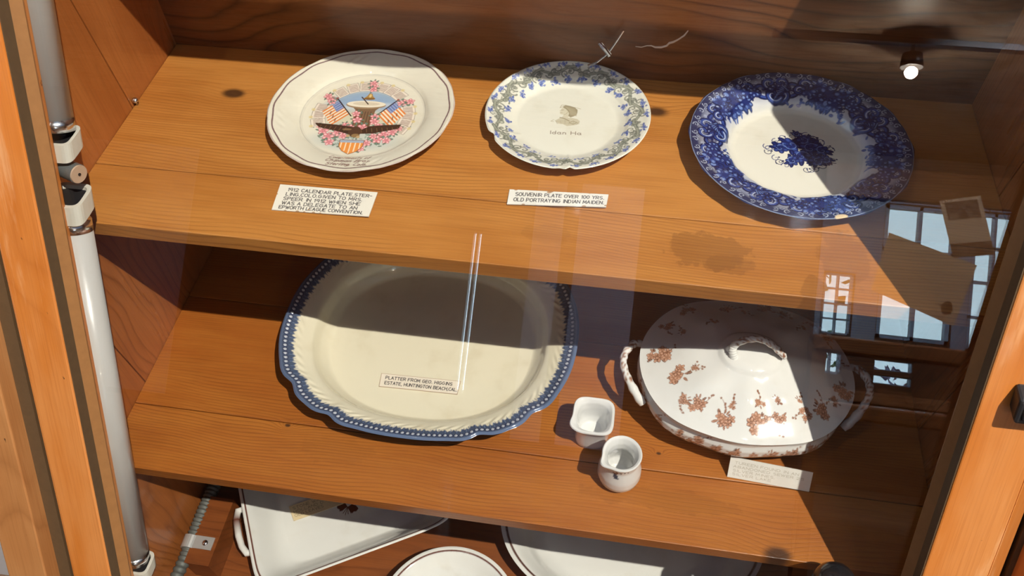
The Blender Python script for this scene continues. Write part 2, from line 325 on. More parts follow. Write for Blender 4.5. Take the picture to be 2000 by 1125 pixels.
# hand-lettering: single-stroke letters on a 4 x 6 grid
def arc(cx, cy, rx, ry, a0, a1, n=9):
    return [(cx+rx*math.cos(math.radians(a0+(a1-a0)*k/(n-1))), cy+ry*math.sin(math.radians(a0+(a1-a0)*k/(n-1)))) for k in range(n)]
GL = {
 'A': [[(0, 0), (2, 6), (4, 0)], [(.8, 2.2), (3.2, 2.2)]], 'B': [[(0, 0), (0, 6)]+arc(2, 4.6, 1.6, 1.4, 90, -90, 7)+[(0, 3.2)]+arc(2.2, 1.6, 1.8, 1.6, 90, -90, 7)+[(0, 0)]],
 'C': [arc(2.2, 3, 2.2, 3, 50, 310, 12)], 'D': [[(0, 0), (0, 6)]+arc(1.6, 3, 2.4, 3, 90, -90, 10)+[(0, 0)]], 'E': [[(3.6, 6), (0, 6), (0, 0), (3.6, 0)], [(0, 3.1), (3, 3.1)]],
 'F': [[(3.6, 6), (0, 6), (0, 0)], [(0, 3.1), (2.8, 3.1)]], 'G': [arc(2.2, 3, 2.2, 3, 50, 330, 12)+[(4.2, 2.8), (2.4, 2.8)]], 'H': [[(0, 0), (0, 6)], [(4, 0), (4, 6)], [(0, 3), (4, 3)]],
 'I': [[(1, 0), (1, 6)]], 'J': [[(3, 6), (3, 1.5)]+arc(1.6, 1.5, 1.4, 1.5, 0, -160, 7)], 'K': [[(0, 0), (0, 6)], [(3.6, 6), (0, 2.6), (3.8, 0)]], 'L': [[(0, 6), (0, 0), (3.4, 0)]],
 'M': [[(0, 0), (.4, 6), (2.4, 1.5), (4.4, 6), (4.8, 0)]], 'N': [[(0, 0), (0, 6), (4, 0), (4, 6)]], 'O': [arc(2.2, 3, 2.2, 3, 0, 360, 15)], 'P': [[(0, 0), (0, 6)]+arc(2, 4.4, 1.8, 1.6, 90, -90, 7)+[(0, 2.8)]],
 'R': [[(0, 0), (0, 6)]+arc(2, 4.4, 1.8, 1.6, 90, -90, 7)+[(0, 2.8), (1.8, 2.8), (4, 0)]], 'S': [arc(2, 4.5, 1.8, 1.5, 40, 260, 8)+arc(2, 1.5, 1.8, 1.6, 80, -140, 8)],
 'T': [[(0, 6), (4, 6)], [(2, 6), (2, 0)]], 'U': [[(0, 6), (0, 2)]+arc(2, 2, 2, 2, 180, 360, 8)+[(4, 6)]], 'V': [[(0, 6), (2, 0), (4, 6)]], 'W': [[(0, 6), (1.3, 0), (2.6, 5), (3.9, 0), (5.2, 6)]],
 'Y': [[(0, 6), (2, 3), (4, 6)], [(2, 3), (2, 0)]], 'X': [[(0, 6), (4, 0)], [(0, 0), (4, 6)]], '0': [arc(2, 3, 1.8, 3, 0, 360, 13)], '1': [[(.3, 5), (1.2, 6), (1.2, 0)]],
 '2': [arc(1.9, 4.3, 1.8, 1.7, 160, -30, 8)+[(0, 0), (4, 0)]], '5': [[(3.6, 6), (.6, 6), (.4, 3.4)]+arc(1.9, 2, 1.9, 2, 110, -140, 9)], '9': [arc(2, 4.2, 1.7, 1.8, 0, 360, 11)+[(3.7, 4.2), (3.2, 0)]],
 '.': [[(.2, 0), (.6, .1)]], ',': [[(.6, .3), (.1, -1)]], '-': [[(0, 3), (2.4, 3)]],
 'a': [arc(1.4, 1.8, 1.4, 1.8, 20, 340, 10), [(2.8, 3.6), (2.8, .4), (3.2, 0)]], 'b': [[(0, 6), (0, 0)], arc(1.4, 1.7, 1.4, 1.7, 160, -160, 9)], 'd': [arc(1.4, 1.7, 1.4, 1.7, 20, 340, 9), [(2.8, 6), (2.8, 0)]],
 'e': [[(.2, 1.9), (2.8, 2.1)]+arc(1.5, 1.8, 1.4, 1.8, 10, 310, 10)], 'f': [[(2.4, 5.6), (1.4, 6), (1, 4.5), (1, -1)], [(0, 3.4), (2.2, 3.4)]], 'g': [arc(1.4, 1.9, 1.4, 1.7, 20, 340, 9), [(2.8, 3.6), (2.8, -1.4), (1, -2), (.2, -1.3)]],
 'h': [[(0, 6), (0, 0)], [(0, 2.6)]+arc(1.4, 2.2, 1.3, 1.4, 150, 0, 6)+[(2.7, 0)]], 'i': [[(.5, 3.6), (.5, .3), (.9, 0)], [(.5, 5), (.6, 5.2)]], 'l': [[(.5, 6), (.5, .3), (1, 0)]],
 'm': [[(0, 3.6), (0, 0)], [(0, 2.6), (1, 3.6), (1.8, 2.8), (1.8, 0)], [(1.8, 2.6), (2.8, 3.6), (3.6, 2.8), (3.6, 0)]], 'n': [[(0, 3.6), (0, 0)], [(0, 2.6), (1.2, 3.6), (2.4, 2.8), (2.4, 0)]],
 'o': [arc(1.4, 1.8, 1.4, 1.8, 0, 360, 10)], 'p': [[(0, 3.6), (0, -2)], arc(1.4, 1.8, 1.4, 1.7, 160, -160, 9)], 'r': [[(0, 3.6), (0, 0)], [(0, 2.4), (1, 3.5), (2, 3.4)]],
 's': [[(2.2, 3.2), (1, 3.6), (.2, 2.8), (2, 1.4), (1.6, .2), (.1, .4)]], 't': [[(1, 5.4), (1, .6), (1.8, 0)], [(0, 3.6), (2.2, 3.6)]], 'u': [[(0, 3.6), (0, 1), (1, 0), (2.4, 1), (2.4, 3.6), (2.4, 0)]],
}
def text(cv, s, x, y, h, w, col, rot=0.0, slantk=0.0, width=None, al=1.0, small=False, jit=0.0):
    """letter s with its baseline start at x, y (canvas units); h = cap height"""
    adv = []; pen = 0
    for ch in s:
        if ch == ' ': adv.append(pen); pen += 3.0; continue
        gw = max(p[0] for st in GL[ch] for p in st); adv.append(pen); pen += gw+1.5
    k = h/6.0; kx = k if width is None else width/(pen-1.5); c, q = math.cos(rot), math.sin(rot)
    for ch, a in zip(s, adv):
        if ch == ' ': continue
        jx, jy = RNG.uniform(-jit, jit, 2)
        for st in GL[ch]:
            P = [((a+px+py*slantk+jx)*kx, (py+jy)*k) for px, py in st]
            cv.stroke([(x+px*c-py*q, y+px*q+py*c) for px, py in P], w, col, al)

# ------------------------------------------------------------------ lathed / oval dishes
def smooth_prof(ctrl, t):
    """smooth interpolation of control points (t, z)"""
    ct = np.array([c[0] for c in ctrl]); cz = np.array([c[1] for c in ctrl])
    d = np.gradient(cz, ct); i = np.clip(np.searchsorted(ct, t, 'right')-1, 0, len(ct)-2)
    h = ct[i+1]-ct[i]; u = (t-ct[i])/h
    sec = (cz[1:]-cz[:-1])/(ct[1:]-ct[:-1]); m = np.zeros_like(cz)
    for k in range(1, len(ct)-1):
        m[k] = 0 if sec[k-1]*sec[k] <= 0 else 2*sec[k-1]*sec[k]/(sec[k-1]+sec[k])
    m[0] = sec[0]*0.0; m[-1] = sec[-1]
    return (2*u**3-3*u**2+1)*cz[i]+(u**3-2*u**2+u)*h*m[i]+(-2*u**3+3*u**2)*cz[i+1]+(u**3-u**2)*h*m[i+1]
def dish_mesh(center, outl, top, under, cv, nseg=560, nring=190, base=(.8, .76, .66), ucol=None, t0=0.0, relief=None, rot=0.0, inner=None, uring=26):
    """outl(theta)->radius; top & under: control points (t, z) from centre to rim; returns verts, faces, cols"""
    th = np.linspace(0, 2*np.pi, nseg, endpoint=False); R = outl(th)
    tt = np.linspace(t0, 1, nring); zt = smooth_prof(top, tt)
    tu = np.linspace(1, t0, uring); zu = smooth_prof(under, tu)
    ta = np.concatenate([tt, tu]); Ri = R if inner is None else inner(th)
    wb = np.clip((ta-.80)/.16, 0, 1); wb = (wb*wb*(3-2*wb))[:, None]; RR = ta[:, None]*(Ri[None, :]*(1-wb)+R[None, :]*wb)
    X = RR*np.cos(th)[None, :]; Y = RR*np.sin(th)[None, :]
    Zz = np.concatenate([np.repeat(zt[:, None], nseg, 1), np.repeat(zu[:, None], nseg, 1)])
    if relief is not None: Zz[:nring] += relief(tt[:, None], th[None, :])
    cols = np.empty((X.size, 3), np.float32); cols[:] = base if ucol is None else ucol
    nt = nring*nseg
    cols[:nt] = cv.sample(X[:nring].ravel(), Y[:nring].ravel())
    c, q = math.cos(rot), math.sin(rot); Xr = X*c-Y*q; Yr = X*q+Y*c
    V = np.stack([Xr.ravel()+center[0], Yr.ravel()+center[1], Zz.ravel()+center[2]], -1)
    nr = nring+uring; i = np.arange(nr-1)[:, None]*nseg; k = np.arange(nseg)[None, :]; k2 = (k+1) % nseg
    F = np.stack([i+k, i+k2, i+nseg+k2, i+nseg+k], -1).reshape(-1, 4)
    return V, F[:, ::-1], cols
# ================================================================== materials
LT, MD, DK = (0.62, 0.27, 0.072), (0.50, 0.19, 0.042), (0.26, 0.080, 0.018)
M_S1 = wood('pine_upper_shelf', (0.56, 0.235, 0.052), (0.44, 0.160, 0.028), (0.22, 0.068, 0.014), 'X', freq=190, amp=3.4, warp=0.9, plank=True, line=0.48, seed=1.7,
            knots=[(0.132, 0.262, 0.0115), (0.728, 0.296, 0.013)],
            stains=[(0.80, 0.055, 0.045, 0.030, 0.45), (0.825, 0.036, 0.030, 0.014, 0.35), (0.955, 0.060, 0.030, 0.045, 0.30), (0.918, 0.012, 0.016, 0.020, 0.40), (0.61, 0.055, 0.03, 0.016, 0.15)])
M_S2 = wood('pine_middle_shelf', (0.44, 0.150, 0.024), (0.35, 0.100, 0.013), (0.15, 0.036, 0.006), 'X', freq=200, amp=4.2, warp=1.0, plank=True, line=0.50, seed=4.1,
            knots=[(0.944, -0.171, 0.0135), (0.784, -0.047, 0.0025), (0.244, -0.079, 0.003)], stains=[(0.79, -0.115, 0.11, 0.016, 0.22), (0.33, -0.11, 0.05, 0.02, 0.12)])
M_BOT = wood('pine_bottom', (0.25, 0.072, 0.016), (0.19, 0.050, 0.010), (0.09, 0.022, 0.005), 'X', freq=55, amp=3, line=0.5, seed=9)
M_BACK = wood('reddish_back_boards', (0.21, 0.072, 0.020), (0.16, 0.048, 0.012), (0.045, 0.011, 0.003), 'XZ', freq=38, amp=2.6, warp=0.35, line=0.75, seed=2.2)
M_SIDE = wood('reddish_side_boards', (0.46, 0.155, 0.040), (0.38, 0.115, 0.026), (0.18, 0.048, 0.011), 'Z', freq=70, amp=4.5, warp=1.0, plank=True, line=0.5, seed=6.3, rough=0.3, coat=0.4)
M_STILE = wood('varnished_door_frame', (0.66, 0.255, 0.070), (0.56, 0.16, 0.018), (0.36, 0.085, 0.010), 'Z', freq=20, amp=2.5, warp=0.8, line=0.25, tilt=True, seed=3.0, rough=0.36, coat=0.3, wearcol=(0.80, 0.42, 0.19))
M_JAMB = wood('worn_case_frame', (0.56, 0.27, 0.10), (0.44, 0.18, 0.055), (0.24, 0.08, 0.02), 'Z', freq=20, amp=2.5, warp=0.8, line=0.3, tilt=True, seed=8.0, rough=0.5, coat=0.05, wearcol=(0.36, 0.18, 0.08))
M_DARKEDGE = plain('dark_rebate', (0.12, 0.068, 0.028), 0.7, var=0.35, scale=120)  # dark brown, for the stile inner sides and the frame rebates
M_BEAD = plain('glazing_bead', (0.36, 0.165, 0.055), 0.5, var=0.3, scale=90)
M_GAP = plain('dark_gap', (0.02, 0.010, 0.005), 0.9)
M_GLASS = glass_mat('case_glass', 0.055)
M_PANE = glass_mat('window_glass', 0.03)
M_METAL = plain('bright_metal', (0.75, 0.75, 0.77), 0.22, 1.0, var=0.05)
M_DULL = plain('galvanised_metal', (0.40, 0.41, 0.40), 0.42, 0.9, var=0.25)
M_STRAP = plain('zinc_strap', (0.55, 0.55, 0.54), 0.35, 0.45, var=0.1)
M_CONDUIT = plain('grey_armoured_conduit', (0.16, 0.17, 0.155), 0.6, 0.35, var=0.35)
M_BLACK = plain('glossy_black', (0.012, 0.013, 0.016), 0.12, coat=0.5)
M_SATIN = plain('satin_black', (0.018, 0.017, 0.018), 0.35)
M_TUBE = plain('phosphor_white_tube', (0.56, 0.54, 0.515), 0.28, var=0.05, scale=15, coat=0.35)
M_PLASTIC = plain('ivory_plastic', (0.66, 0.62, 0.53), 0.3, var=0.08, coat=0.2)
M_STARTER = plain('starter_aluminium', (0.22, 0.24, 0.24), 0.35, 0.4, var=0.3)
M_STEND = plain('starter_end_disc', (0.62, 0.43, 0.30), 0.5, var=0.1)
M_WHITEWALL = plain('white_plaster', (0.72, 0.73, 0.76), 0.8, var=0.05)
M_ROOMWOOD = wood('dark_room_panelling', (0.13, 0.062, 0.032), (0.10, 0.045, 0.022), (0.05, 0.02, 0.01), 'X', freq=5, amp=2, warp=0.6, line=0.4)
M_CEIL = wood('ceiling_boards', (0.74, 0.56, 0.40), (0.56, 0.38, 0.26), (0.15, 0.08, 0.045), 'X', freq=2.2, amp=1.2, warp=0.7, line=0.55, rough=0.5)
M_BEAM = wood('brown_beam', (0.34, 0.15, 0.07), (0.26, 0.11, 0.05), (0.10, 0.04, 0.02), 'X', freq=14, amp=1.2, warp=0.6, line=0.4, rough=0.3)
M_FLOOR = wood('room_floor_boards', (0.20, 0.12, 0.07), (0.16, 0.09, 0.05), (0.07, 0.035, 0.02), 'X', freq=9, amp=1.5, line=0.4)
M_FRAMEBLUE = plain('pale_blue_window_paint', (0.30, 0.42, 0.58), 0.4, var=0.04)
M_CERAMIC = ceramic('glazed_china', 0.055)
M_CERAMIC_OLD = ceramic('glazed_earthenware', 0.06, 0.06)
M_PAPER = ceramic('card_paper', 0.75, 0.03)

# ================================================================== the room
ZF = -0.95; ZC = 2.0; YR = -6.6
def room():
    b = MB(); b.box((-5.4, YR-0.15, ZF-0.06), (5.6, 1.0, ZF)); struct(b.build('floor', M_FLOOR))
    b = MB(); b.box((-5.4, YR-0.15, ZC), (5.6, -2.5, ZC+0.05)); struct(b.build('ceiling', M_CEIL))
    b = MB(); b.box((-5.4, YR-0.15, ZF), (-5.25, 1.0, ZC)); struct(b.build('wall_left', M_ROOMWOOD))
    b = MB(); b.box((5.45, YR-0.15, ZF), (5.6, 1.0, ZC)); struct(b.build('wall_right', M_ROOMWOOD))
    # front wall: the case is built into it
    b = MB(); b.box((-5.25, -0.20, ZF), (-0.135, -0.10, 2.6)); b.box((1.285, 0.15, ZF), (5.45, 0.25, 2.6)); b.box((-0.135, 0.45, ZF), (1.285, 0.52, 2.6))
    struct(b.build('wall_front', M_WHITEWALL))
    # rear wall with openings (x0, x1, z0, z1)
    ops = [(2.58, 2.83, 0.37, 0.91), (3.05, 3.66, 0.38, 1.57), (3.80, 4.16, 0.34, 1.57), (-0.60, -0.575, -0.55, 0.95), (-0.55, -0.525, -0.55, 0.95), (3.06, 3.38, 0.10, 0.19), (3.06, 3.38, -0.02, 0.055), (2.60, 2.78, 0.02, 0.22), (-4.9, -4.83, 1.38, 1.52), (-4.5, -4.44, 1.34, 1.42)]
    xs = sorted({-5.25, 5.45}|{o[0] for o in ops}|{o[1] for o in ops}); b = MB()
    for x0, x1 in zip(xs[:-1], xs[1:]):
        holes = sorted([(o[2], o[3]) for o in ops if o[0] <= x0+1e-6 and o[1] >= x1-1e-6]); z = ZF
        for h0, h1 in holes:
            b.box((x0, YR-0.1, z), (x1, YR, h0)); z = h1
        b.box((x0, YR-0.1, z), (x1, YR, ZC))
    struct(b.build('wall_rear', M_ROOMWOOD))
    def window(n, x0, x1, z0, z1, nx, nz, w=0.035):
        b = MB(); y0, y1 = YR-0.07, YR-0.01
        b.box((x0, y0, z0), (x0+w, y1, z1)); b.box((x1-w, y0, z0), (x1, y1, z1)); b.box((x0, y0, z0), (x1, y1, z0+w)); b.box((x0, y0, z1-w), (x1, y1, z1))
        for k in range(1, nx): xx = x0+(x1-x0)*k/nx; b.box((xx-w*.4, y0, z0), (xx+w*.4, y1, z1))
        for k in range(1, nz): zz = z0+(z1-z0)*k/nz; b.box((x0, y0, zz-w*.4), (x1, y1, zz+w*.4))
        o = struct(b.build('window_%d' % n, M_FRAMEBLUE))
        g = MB(); g.box((x0, YR-0.045, z0), (x1, YR-0.041, z1)); g.build('pane', M_PANE, o)
    window(1, 2.58, 2.83, 0.37, 0.91, 2, 4, 0.016)
    window(2, 3.05, 3.66, 0.38, 1.57, 2, 3)
    window(3, 3.80, 4.16, 0.34, 1.57, 2, 4, 0.03)
    window(4, 3.06, 3.38, 0.10, 0.19, 1, 1, 0.008)
    window(5, 3.06, 3.38, -0.02, 0.055, 1, 1, 0.008)
    window(6, 2.60, 2.78, 0.02, 0.22, 2, 1, 0.02)
    for n, (z0, z1, y) in enumerate([(0.24, 0.33, 0.10), (-0.20, -0.10, 0.09), (1.60, 1.88, 0.07)]):
        b = MB(); b.box((2.50, YR, z0), (5.45, YR+y, z1)); struct(b.build('trim_%d' % (n+1), M_BEAM, bevel=0.012))
    # blue-grey panels between the windows, added for the bluish haze in the reflection
    b = MB()
    for xa, xb, za, zb in ((2.52, 2.57, .34, 1.6), (2.84, 3.04, .34, 1.6), (3.67, 3.79, .34, 1.6), (4.17, 4.6, .34, 1.6), (2.57, 2.84, .92, 1.6), (2.52, 4.6, 1.58, 1.6)): b.box((xa, YR, za), (xb, YR+.012, zb))
    struct(b.build('trim_4', plain('blue_grey_haze', (0.30, 0.36, 0.48), 0.6)))
room()
for n_, (x0, x1) in enumerate([(-0.05, 0.22), (0.36, 0.93), (-4.9, -3.4)]):
    b = MB(); b.box((x0, YR, -0.9), (x1, YR+.015, 1.5)); struct(b.build('trim_%d' % (n_+5), plain('mauve_haze_panel', (0.42, 0.38, 0.46), 0.7)))  # panels added on the rear wall to give the glass its mauve haze
# garden seen through the windows, only in the reflections
def garden():
    green = plain('garden_leaves', (0.35, 0.72, 0.30), 0.6, var=0.2, scale=8); gd = plain('pale_gravel', (0.70, 0.72, 0.74), 0.8)
    purple = plain('purple_flower_heads', (0.62, 0.58, 0.95), 0.6, var=0.3, scale=20); grey = plain('grey_siding', (0.75, 0.80, 0.85), 0.7)
    b = MB(); b.box((-7, -16, ZF-0.3), (9, YR-0.4, ZF-0.2)); struct(b.build('ground', gd))
    def bush(name, cx, cy, z0, w, h, n, mat, label, cat, sz):
        b = MB(); rr = random.Random(int(cx*100))
        for k in range(n):
            a = rr.uniform(0, 6.28); r = rr.uniform(0, 1)**.5; z = z0+rr.uniform(0, h); x = cx+r*w*math.cos(a); y = cy+r*w*.5*math.sin(a)
            d = Vector((rr.uniform(-1, 1), rr.uniform(-1, 1), rr.uniform(-.3, 1))).normalized()*sz; e = d.cross(Vector((rr.uniform(-1, 1), rr.uniform(-1, 1), rr.uniform(-1, 1)))).normalized()*sz*.4
            p = Vector((x, y, z)); b.add([p, p+d*.5+e, p+d, p+d*.5-e], [(0, 1, 2, 3)])
        b.tube([(cx, cy, ZF-.2), (cx, cy, z0+h*.5)], 0.03, 8)
        tag(b.build(name, mat, origin=(cx, cy, ZF-.2)), label, cat)
    bush('garden_shrub', 2.45, YR-1.3, -0.6, 0.75, 1.6, 200, green, 'leafy green garden shrub seen reflected in the small window', 'shrub', .16)
    bush('lavender_bush', 3.7, YR-0.7, -0.6, 0.7, 0.72, 220, purple, 'purple flowering bush reflected below the large window', 'bush', .09)
garden()
def ceiling_lamp():
    t = thing('ceiling_spotlight', 'bright ceiling spotlight reflected at top right of the case glass', 'spotlight', (2.30, -4.02, ZC))
    b = MB(); b.tube([(2.30, -4.02, ZC), (2.30, -4.02, 1.90)], 0.012, 10); b.build('stem', M_SATIN, t)
    b = MB(); b.lathe((2.30, -4.02, 1.83), [(0.02, 0.09), (0.055, 0.08), (0.065, 0.0), (0.06, 0.0), (0.05, 0.07), (0.0, 0.075)], 24); b.build('shade', M_SATIN, t, smooth=True)
    b = MB(); b.box((1.5, -4.05, ZC-.035), (3.0, -3.99, ZC)); tag(b.build('lighting_track', M_SATIN, origin=(2.25, -4.02, ZC)), 'dark lighting track under the boarded ceiling, in reflection', 'lighting track')
ceiling_lamp()

# ================================================================== the display case
W, D, H, TH = 1.149, 0.365, 0.327, 0.0234
ZB, ZT = -0.69, 0.86
case = thing('display_case', 'built-in pine display case with a leaning glass front and wooden shelves', 'display case', (0.5745, -0.10, ZF))
def build_case():
    # side panels: a leaning parallelogram made of vertical boards
    for sgn, x0, x1 in ((0, -0.022, 0.0), (1, W, W+0.022)):
        b = MB(); edges = [-1.0, -0.30, -0.06, 0.214, 0.37] if sgn == 0 else [-1.0, -0.22, 0.02, 0.19, 0.37]
        n = 36; zs = np.linspace(ZB-.02, ZT, n+1)
        for q in range(len(edges)-1):
            for k in range(n):
                a0, a1 = zs[k], zs[k+1]
                def cl(e, z): return min(max(e-0.07*z+ (0.0012 if e == edges[q] else -0.0012) if 0 < q or e != edges[0] else e, SLOPE*z-0.062), D)
                y00, y01, y10, y11 = cl(edges[q], a0), cl(edges[q+1], a0), cl(edges[q], a1), cl(edges[q+1], a1)
                if q == len(edges)-2: y01 = y11 = D
                if y01-y00 < 1e-4 and y11-y10 < 1e-4: continue
                b.hexa([(x0, y00, a0), (x1, y00, a0), (x1, y01, a0), (x0, y01, a0), (x0, y10, a1), (x1, y10, a1), (x1, y11, a1), (x0, y11, a1)], 0, q+sgn*5.0)
        xb = (x0-.004, x0) if sgn == 0 else (x1, x1+.004)
        b.hexa([(xb[0], SLOPE*(ZB-.02)-.062, ZB-.02), (xb[1], SLOPE*(ZB-.02)-.062, ZB-.02), (xb[1], D, ZB-.02), (xb[0], D, ZB-.02), (xb[0], SLOPE*ZT-.062, ZT), (xb[1], SLOPE*ZT-.062, ZT), (xb[1], D+.09, ZT), (xb[0], D+.09, ZT)], 1)
        b.build('side_panel', [M_SIDE, M_GAP], case, plank=True)
    b = MB(); b.box((-.02, D, ZB-.02), (W+.02, D+.02, ZT)); b.build('back_panel', M_BACK, case)
    def shelf(name, yf, z, joints, mat):
        b = MB(); ys = [yf]+joints+[D]
        for k in range(len(ys)-1):
            g0 = 0.0 if k == 0 else 0.0006; g1 = 0.0 if k == len(ys)-2 else -0.0006
            b.box((0.0005, ys[k]+g0, z-TH), (W-0.0005, ys[k+1]+g1, z), 0, k+1.0)
        return b.build(name, mat, case, bevel=0.0012, plank=True)
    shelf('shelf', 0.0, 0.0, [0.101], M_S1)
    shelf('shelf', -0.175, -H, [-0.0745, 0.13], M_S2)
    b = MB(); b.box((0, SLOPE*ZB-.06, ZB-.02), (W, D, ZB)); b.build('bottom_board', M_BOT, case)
    b = MB(); b.box((-.02, SLOPE*ZT-.062, ZT), (W+.02, D+.09, ZT+.02)); b.build('top_board', M_BOT, case)
    b = MB(); b.box((-0.10, -0.36, ZF), (W+0.10, D, ZB-.02)); b.build('plinth', M_JAMB, case)
    # outer frame around the door
    b = MB(); b.slant(-0.104, -0.044, 0.04, 0.112, ZB-.04, ZT+.04); b.build('frame_jamb', M_JAMB, case, bevel=0.002)
    b = MB(); b.slant(1.176, 1.25, 0.04, 0.112, ZB-.04, ZT+.04); b.build('frame_jamb', M_JAMB, case, bevel=0.002)
    for xa, xb in ((-0.048, -0.026), (1.170, 1.18)):
        b = MB(); b.slant(xa, xb, 0.04, 0.085, ZB-.04, ZT+.04); b.build('rebate', M_DARKEDGE, case)
    # nail that holds the upper shelf
    b = MB(); b.lathe((0.004, 0.221, 0.0075), [(0.0, .004), (0.003, .0035), (0.0045, .001), (0.0045, -.001), (.0015, -.0015), (.0015, -.008), (0, -.008)], 16); b.build('nail', M_METAL, case, smooth=True)
build_case()
def build_door():
    door = thing('case_door', '', '', (0.57, -0.115, 0)); del door['label']; del door['category']
    door.name = 'door'; door.parent = case; door.location = Vector((0.57, -0.10, 0.0))-Vector(case.location)
    GF, GB = 0.115, 0.062
    z0, z1 = -0.66, 0.80
    b = MB()
    def stile(xa, xb, bev):            # bev: outward chamfer side
        # main face
        b.slant(min(xa, xb), max(xa, xb), GB, GF, z0, z1, 0)
    b.slant(0.002, 0.058, GB, GF, z0, z1, 0)
    # outward bevel of the left stile
    b.hexa([S(-0.024, GB+.02, z0), S(0.002, GF, z0), S(0.002, GB, z0), S(-0.024, GB, z0), S(-0.024, GB+.02, z1), S(0.002, GF, z1), S(0.002, GB, z1), S(-0.024, GB, z1)], 0)
    b.slant(1.0705, 1.137, GB, GF, z0, z1, 0)
    b.hexa([S(1.137, GF, z0), S(1.166, GB+.02, z0), S(1.166, GB, z0), S(1.137, GB, z0), S(1.137, GF, z1), S(1.166, GB+.02, z1), S(1.166, GB, z1), S(1.137, GB, z1)], 0)
    y, z, dy, dz, hy, hz = .145, .486, .0397, -.0212, .0171, .0320       # cross rail above the view, square to the glass
    b.hexa([(.058, y, z), (1.0705, y, z), (1.0705, y+dy, z+dz), (.058, y+dy, z+dz), (.058, y+hy, z+hz), (1.0705, y+hy, z+hz), (1.0705, y+dy+hy, z+dz+hz), (.058, y+dy+hy, z+dz+hz)])
    b.slant(0.058, 1.0705, GB, GF, 0.74, z1, 0); b.slant(0.058, 1.0705, GB, GF, z0, -0.60, 0)
    b.build('door_frame', M_STILE, door, bevel=0.0018)
    for xa, xb in ((0.0581, 0.0592), (1.0693, 1.0704)):
        b = MB(); b.slant(xa, xb, 0.082, GF-.002, -0.60, 0.465); b.build('dark_edge', M_DARKEDGE, door)
    def bead(xa, xb):
        b = MB()
        b.hexa([S(xa, .082, -.6), S(xa, .095, -.6), S(xb, .0835, -.6), S(xb, .082, -.6), S(xa, .082, .465), S(xa, .095, .465), S(xb, .0835, .465), S(xb, .082, .465)])
        b.build('glazing_bead', M_BEAD, door)
    bead(0.0592, 0.0665); bead(1.0693, 1.062)
    for za, zb in ((-0.605, 0.478), (0.500, 0.745)):
        b = MB(); b.slant(0.0575, 1.076, 0.079, 0.082, za, zb); b.build('glass_pane', M_GLASS, door)
    b = MB(); b.slant(1.096, 1.122, GF, GF+.022, 0.003, 0.026); b.slant(1.101, 1.135, GF+.012, GF+.026, 0.008, 0.021)
    b.build('latch', M_SATIN, door, bevel=0.003)
build_door()

# ------------------------------------------------------------------ the unlit fluorescent tubes beside the left edge
def fluorescent():
    g, x, r = 0.043, 0.0525, 0.0185
    def tube(za, zb, label):
        n = thing('fluorescent_tube', label, 'fluorescent tube', S(x, g, za))
        b = MB(); b.tube([S(x, g, za+.012), S(x, g, zb-.012)], r, 40); b.build('glass_tube', M_TUBE, n, smooth=True)
        for q0, q1 in ((za, za+.012), (zb-.012, zb)):
            b = MB(); b.tube([S(x, g, q0), S(x, g, q1)], r*1.02, 40); b.build('end_cap', M_METAL, n, smooth=True)
    tube(-0.4285, 0.033, 'lower long white fluorescent tube standing inside the left edge')
    tube(0.128, 0.74, 'upper white fluorescent tube with metal band, top left inside the case')
    def holder(z0, z1, x0, x1, g0, g1, label):
        b = MB(); n = 28; ring = []
        cx, cy = (x0+x1)/2, (g0+g1)/2; hx, hy = (x1-x0)/2, (g1-g0)/2
        for k in range(n):
            a = 2*math.pi*k/n; e = 0.45
            ring.append((cx+hx*math.copysign(abs(math.cos(a))**e, math.cos(a)), cy+hy*math.copysign(abs(math.sin(a))**e, math.sin(a))))
        vs = [S(px, pg, z0) for px, pg in ring]+[S(px, pg, z1) for px, pg in ring]+[S(cx+(px-cx)*.8, cy+(pg-cy)*.8, z1) for px, pg in ring]+[S(cx+(px-cx)*.8, cy+(pg-cy)*.8, z1-.004) for px, pg in ring]
        fs = [(k, (k+1) % n, n+(k+1) % n, n+k) for k in range(n)]+[(n+k, n+(k+1) % n, 2*n+(k+1) % n, 2*n+k) for k in range(n)]+[(2*n+k, 2*n+(k+1) % n, 3*n+(k+1) % n, 3*n+k) for k in range(n)]
        b.add(vs, fs+[tuple(range(n))]); b.add(vs, [tuple(3*n+k for k in range(n))], 1)
        # bracket tongue back to the case side
        b.slant(-0.004, cx, g0+.008, g0+.014, z0+.002, z1-.006, 2)
        tag(b.build('lamp_holder', [M_PLASTIC, M_SATIN, M_DULL], origin=S(cx, cy, z0)), label, 'lamp holder')
    holder(0.042, 0.062, 0.030, 0.076, 0.026, 0.066, 'ivory lamp holder with open top on the lower fluorescent tube')
    holder(0.106, 0.124, 0.036, 0.074, 0.026, 0.062, 'ivory lamp holder under the upper fluorescent tube')
    holder(-0.446, -0.430, 0.034, 0.076, 0.026, 0.062, 'ivory lamp holder at the foot of the lower tube')
    t = thing('lamp_starter', 'small grey cylindrical starter with tan end between the two tubes', 'lamp starter', (0.03, 0.0, 0.088))
    b = MB(); b.tube([(-.001, 0.022, 0.091), (0.072, -0.002, 0.088)], 0.0115, 32); b.build('body', M_STARTER, t, smooth=False)
    b = MB(); b.tube([(0.072, -0.002, 0.088), (0.074, -0.0026, 0.0879)], 0.0108, 32); b.build('end_disc', M_STEND, t)
    b = MB(); b.tube([(0.074, -0.0026, 0.0879), (0.0747, -0.0028, 0.0879)], 0.0018, 12); b.build('centre_hole', M_SATIN, t)
    b = MB(); b.slant(0.0, 0.026, 0.030, 0.036, 0.055, 0.11); b.slant(0.018, 0.026, 0.030, 0.05, 0.058, 0.108); tag(b.build('metal_bracket', M_DULL, origin=(0.01, 0.01, 0.055)), 'bent grey metal bracket holding the starter', 'bracket')
fluorescent()
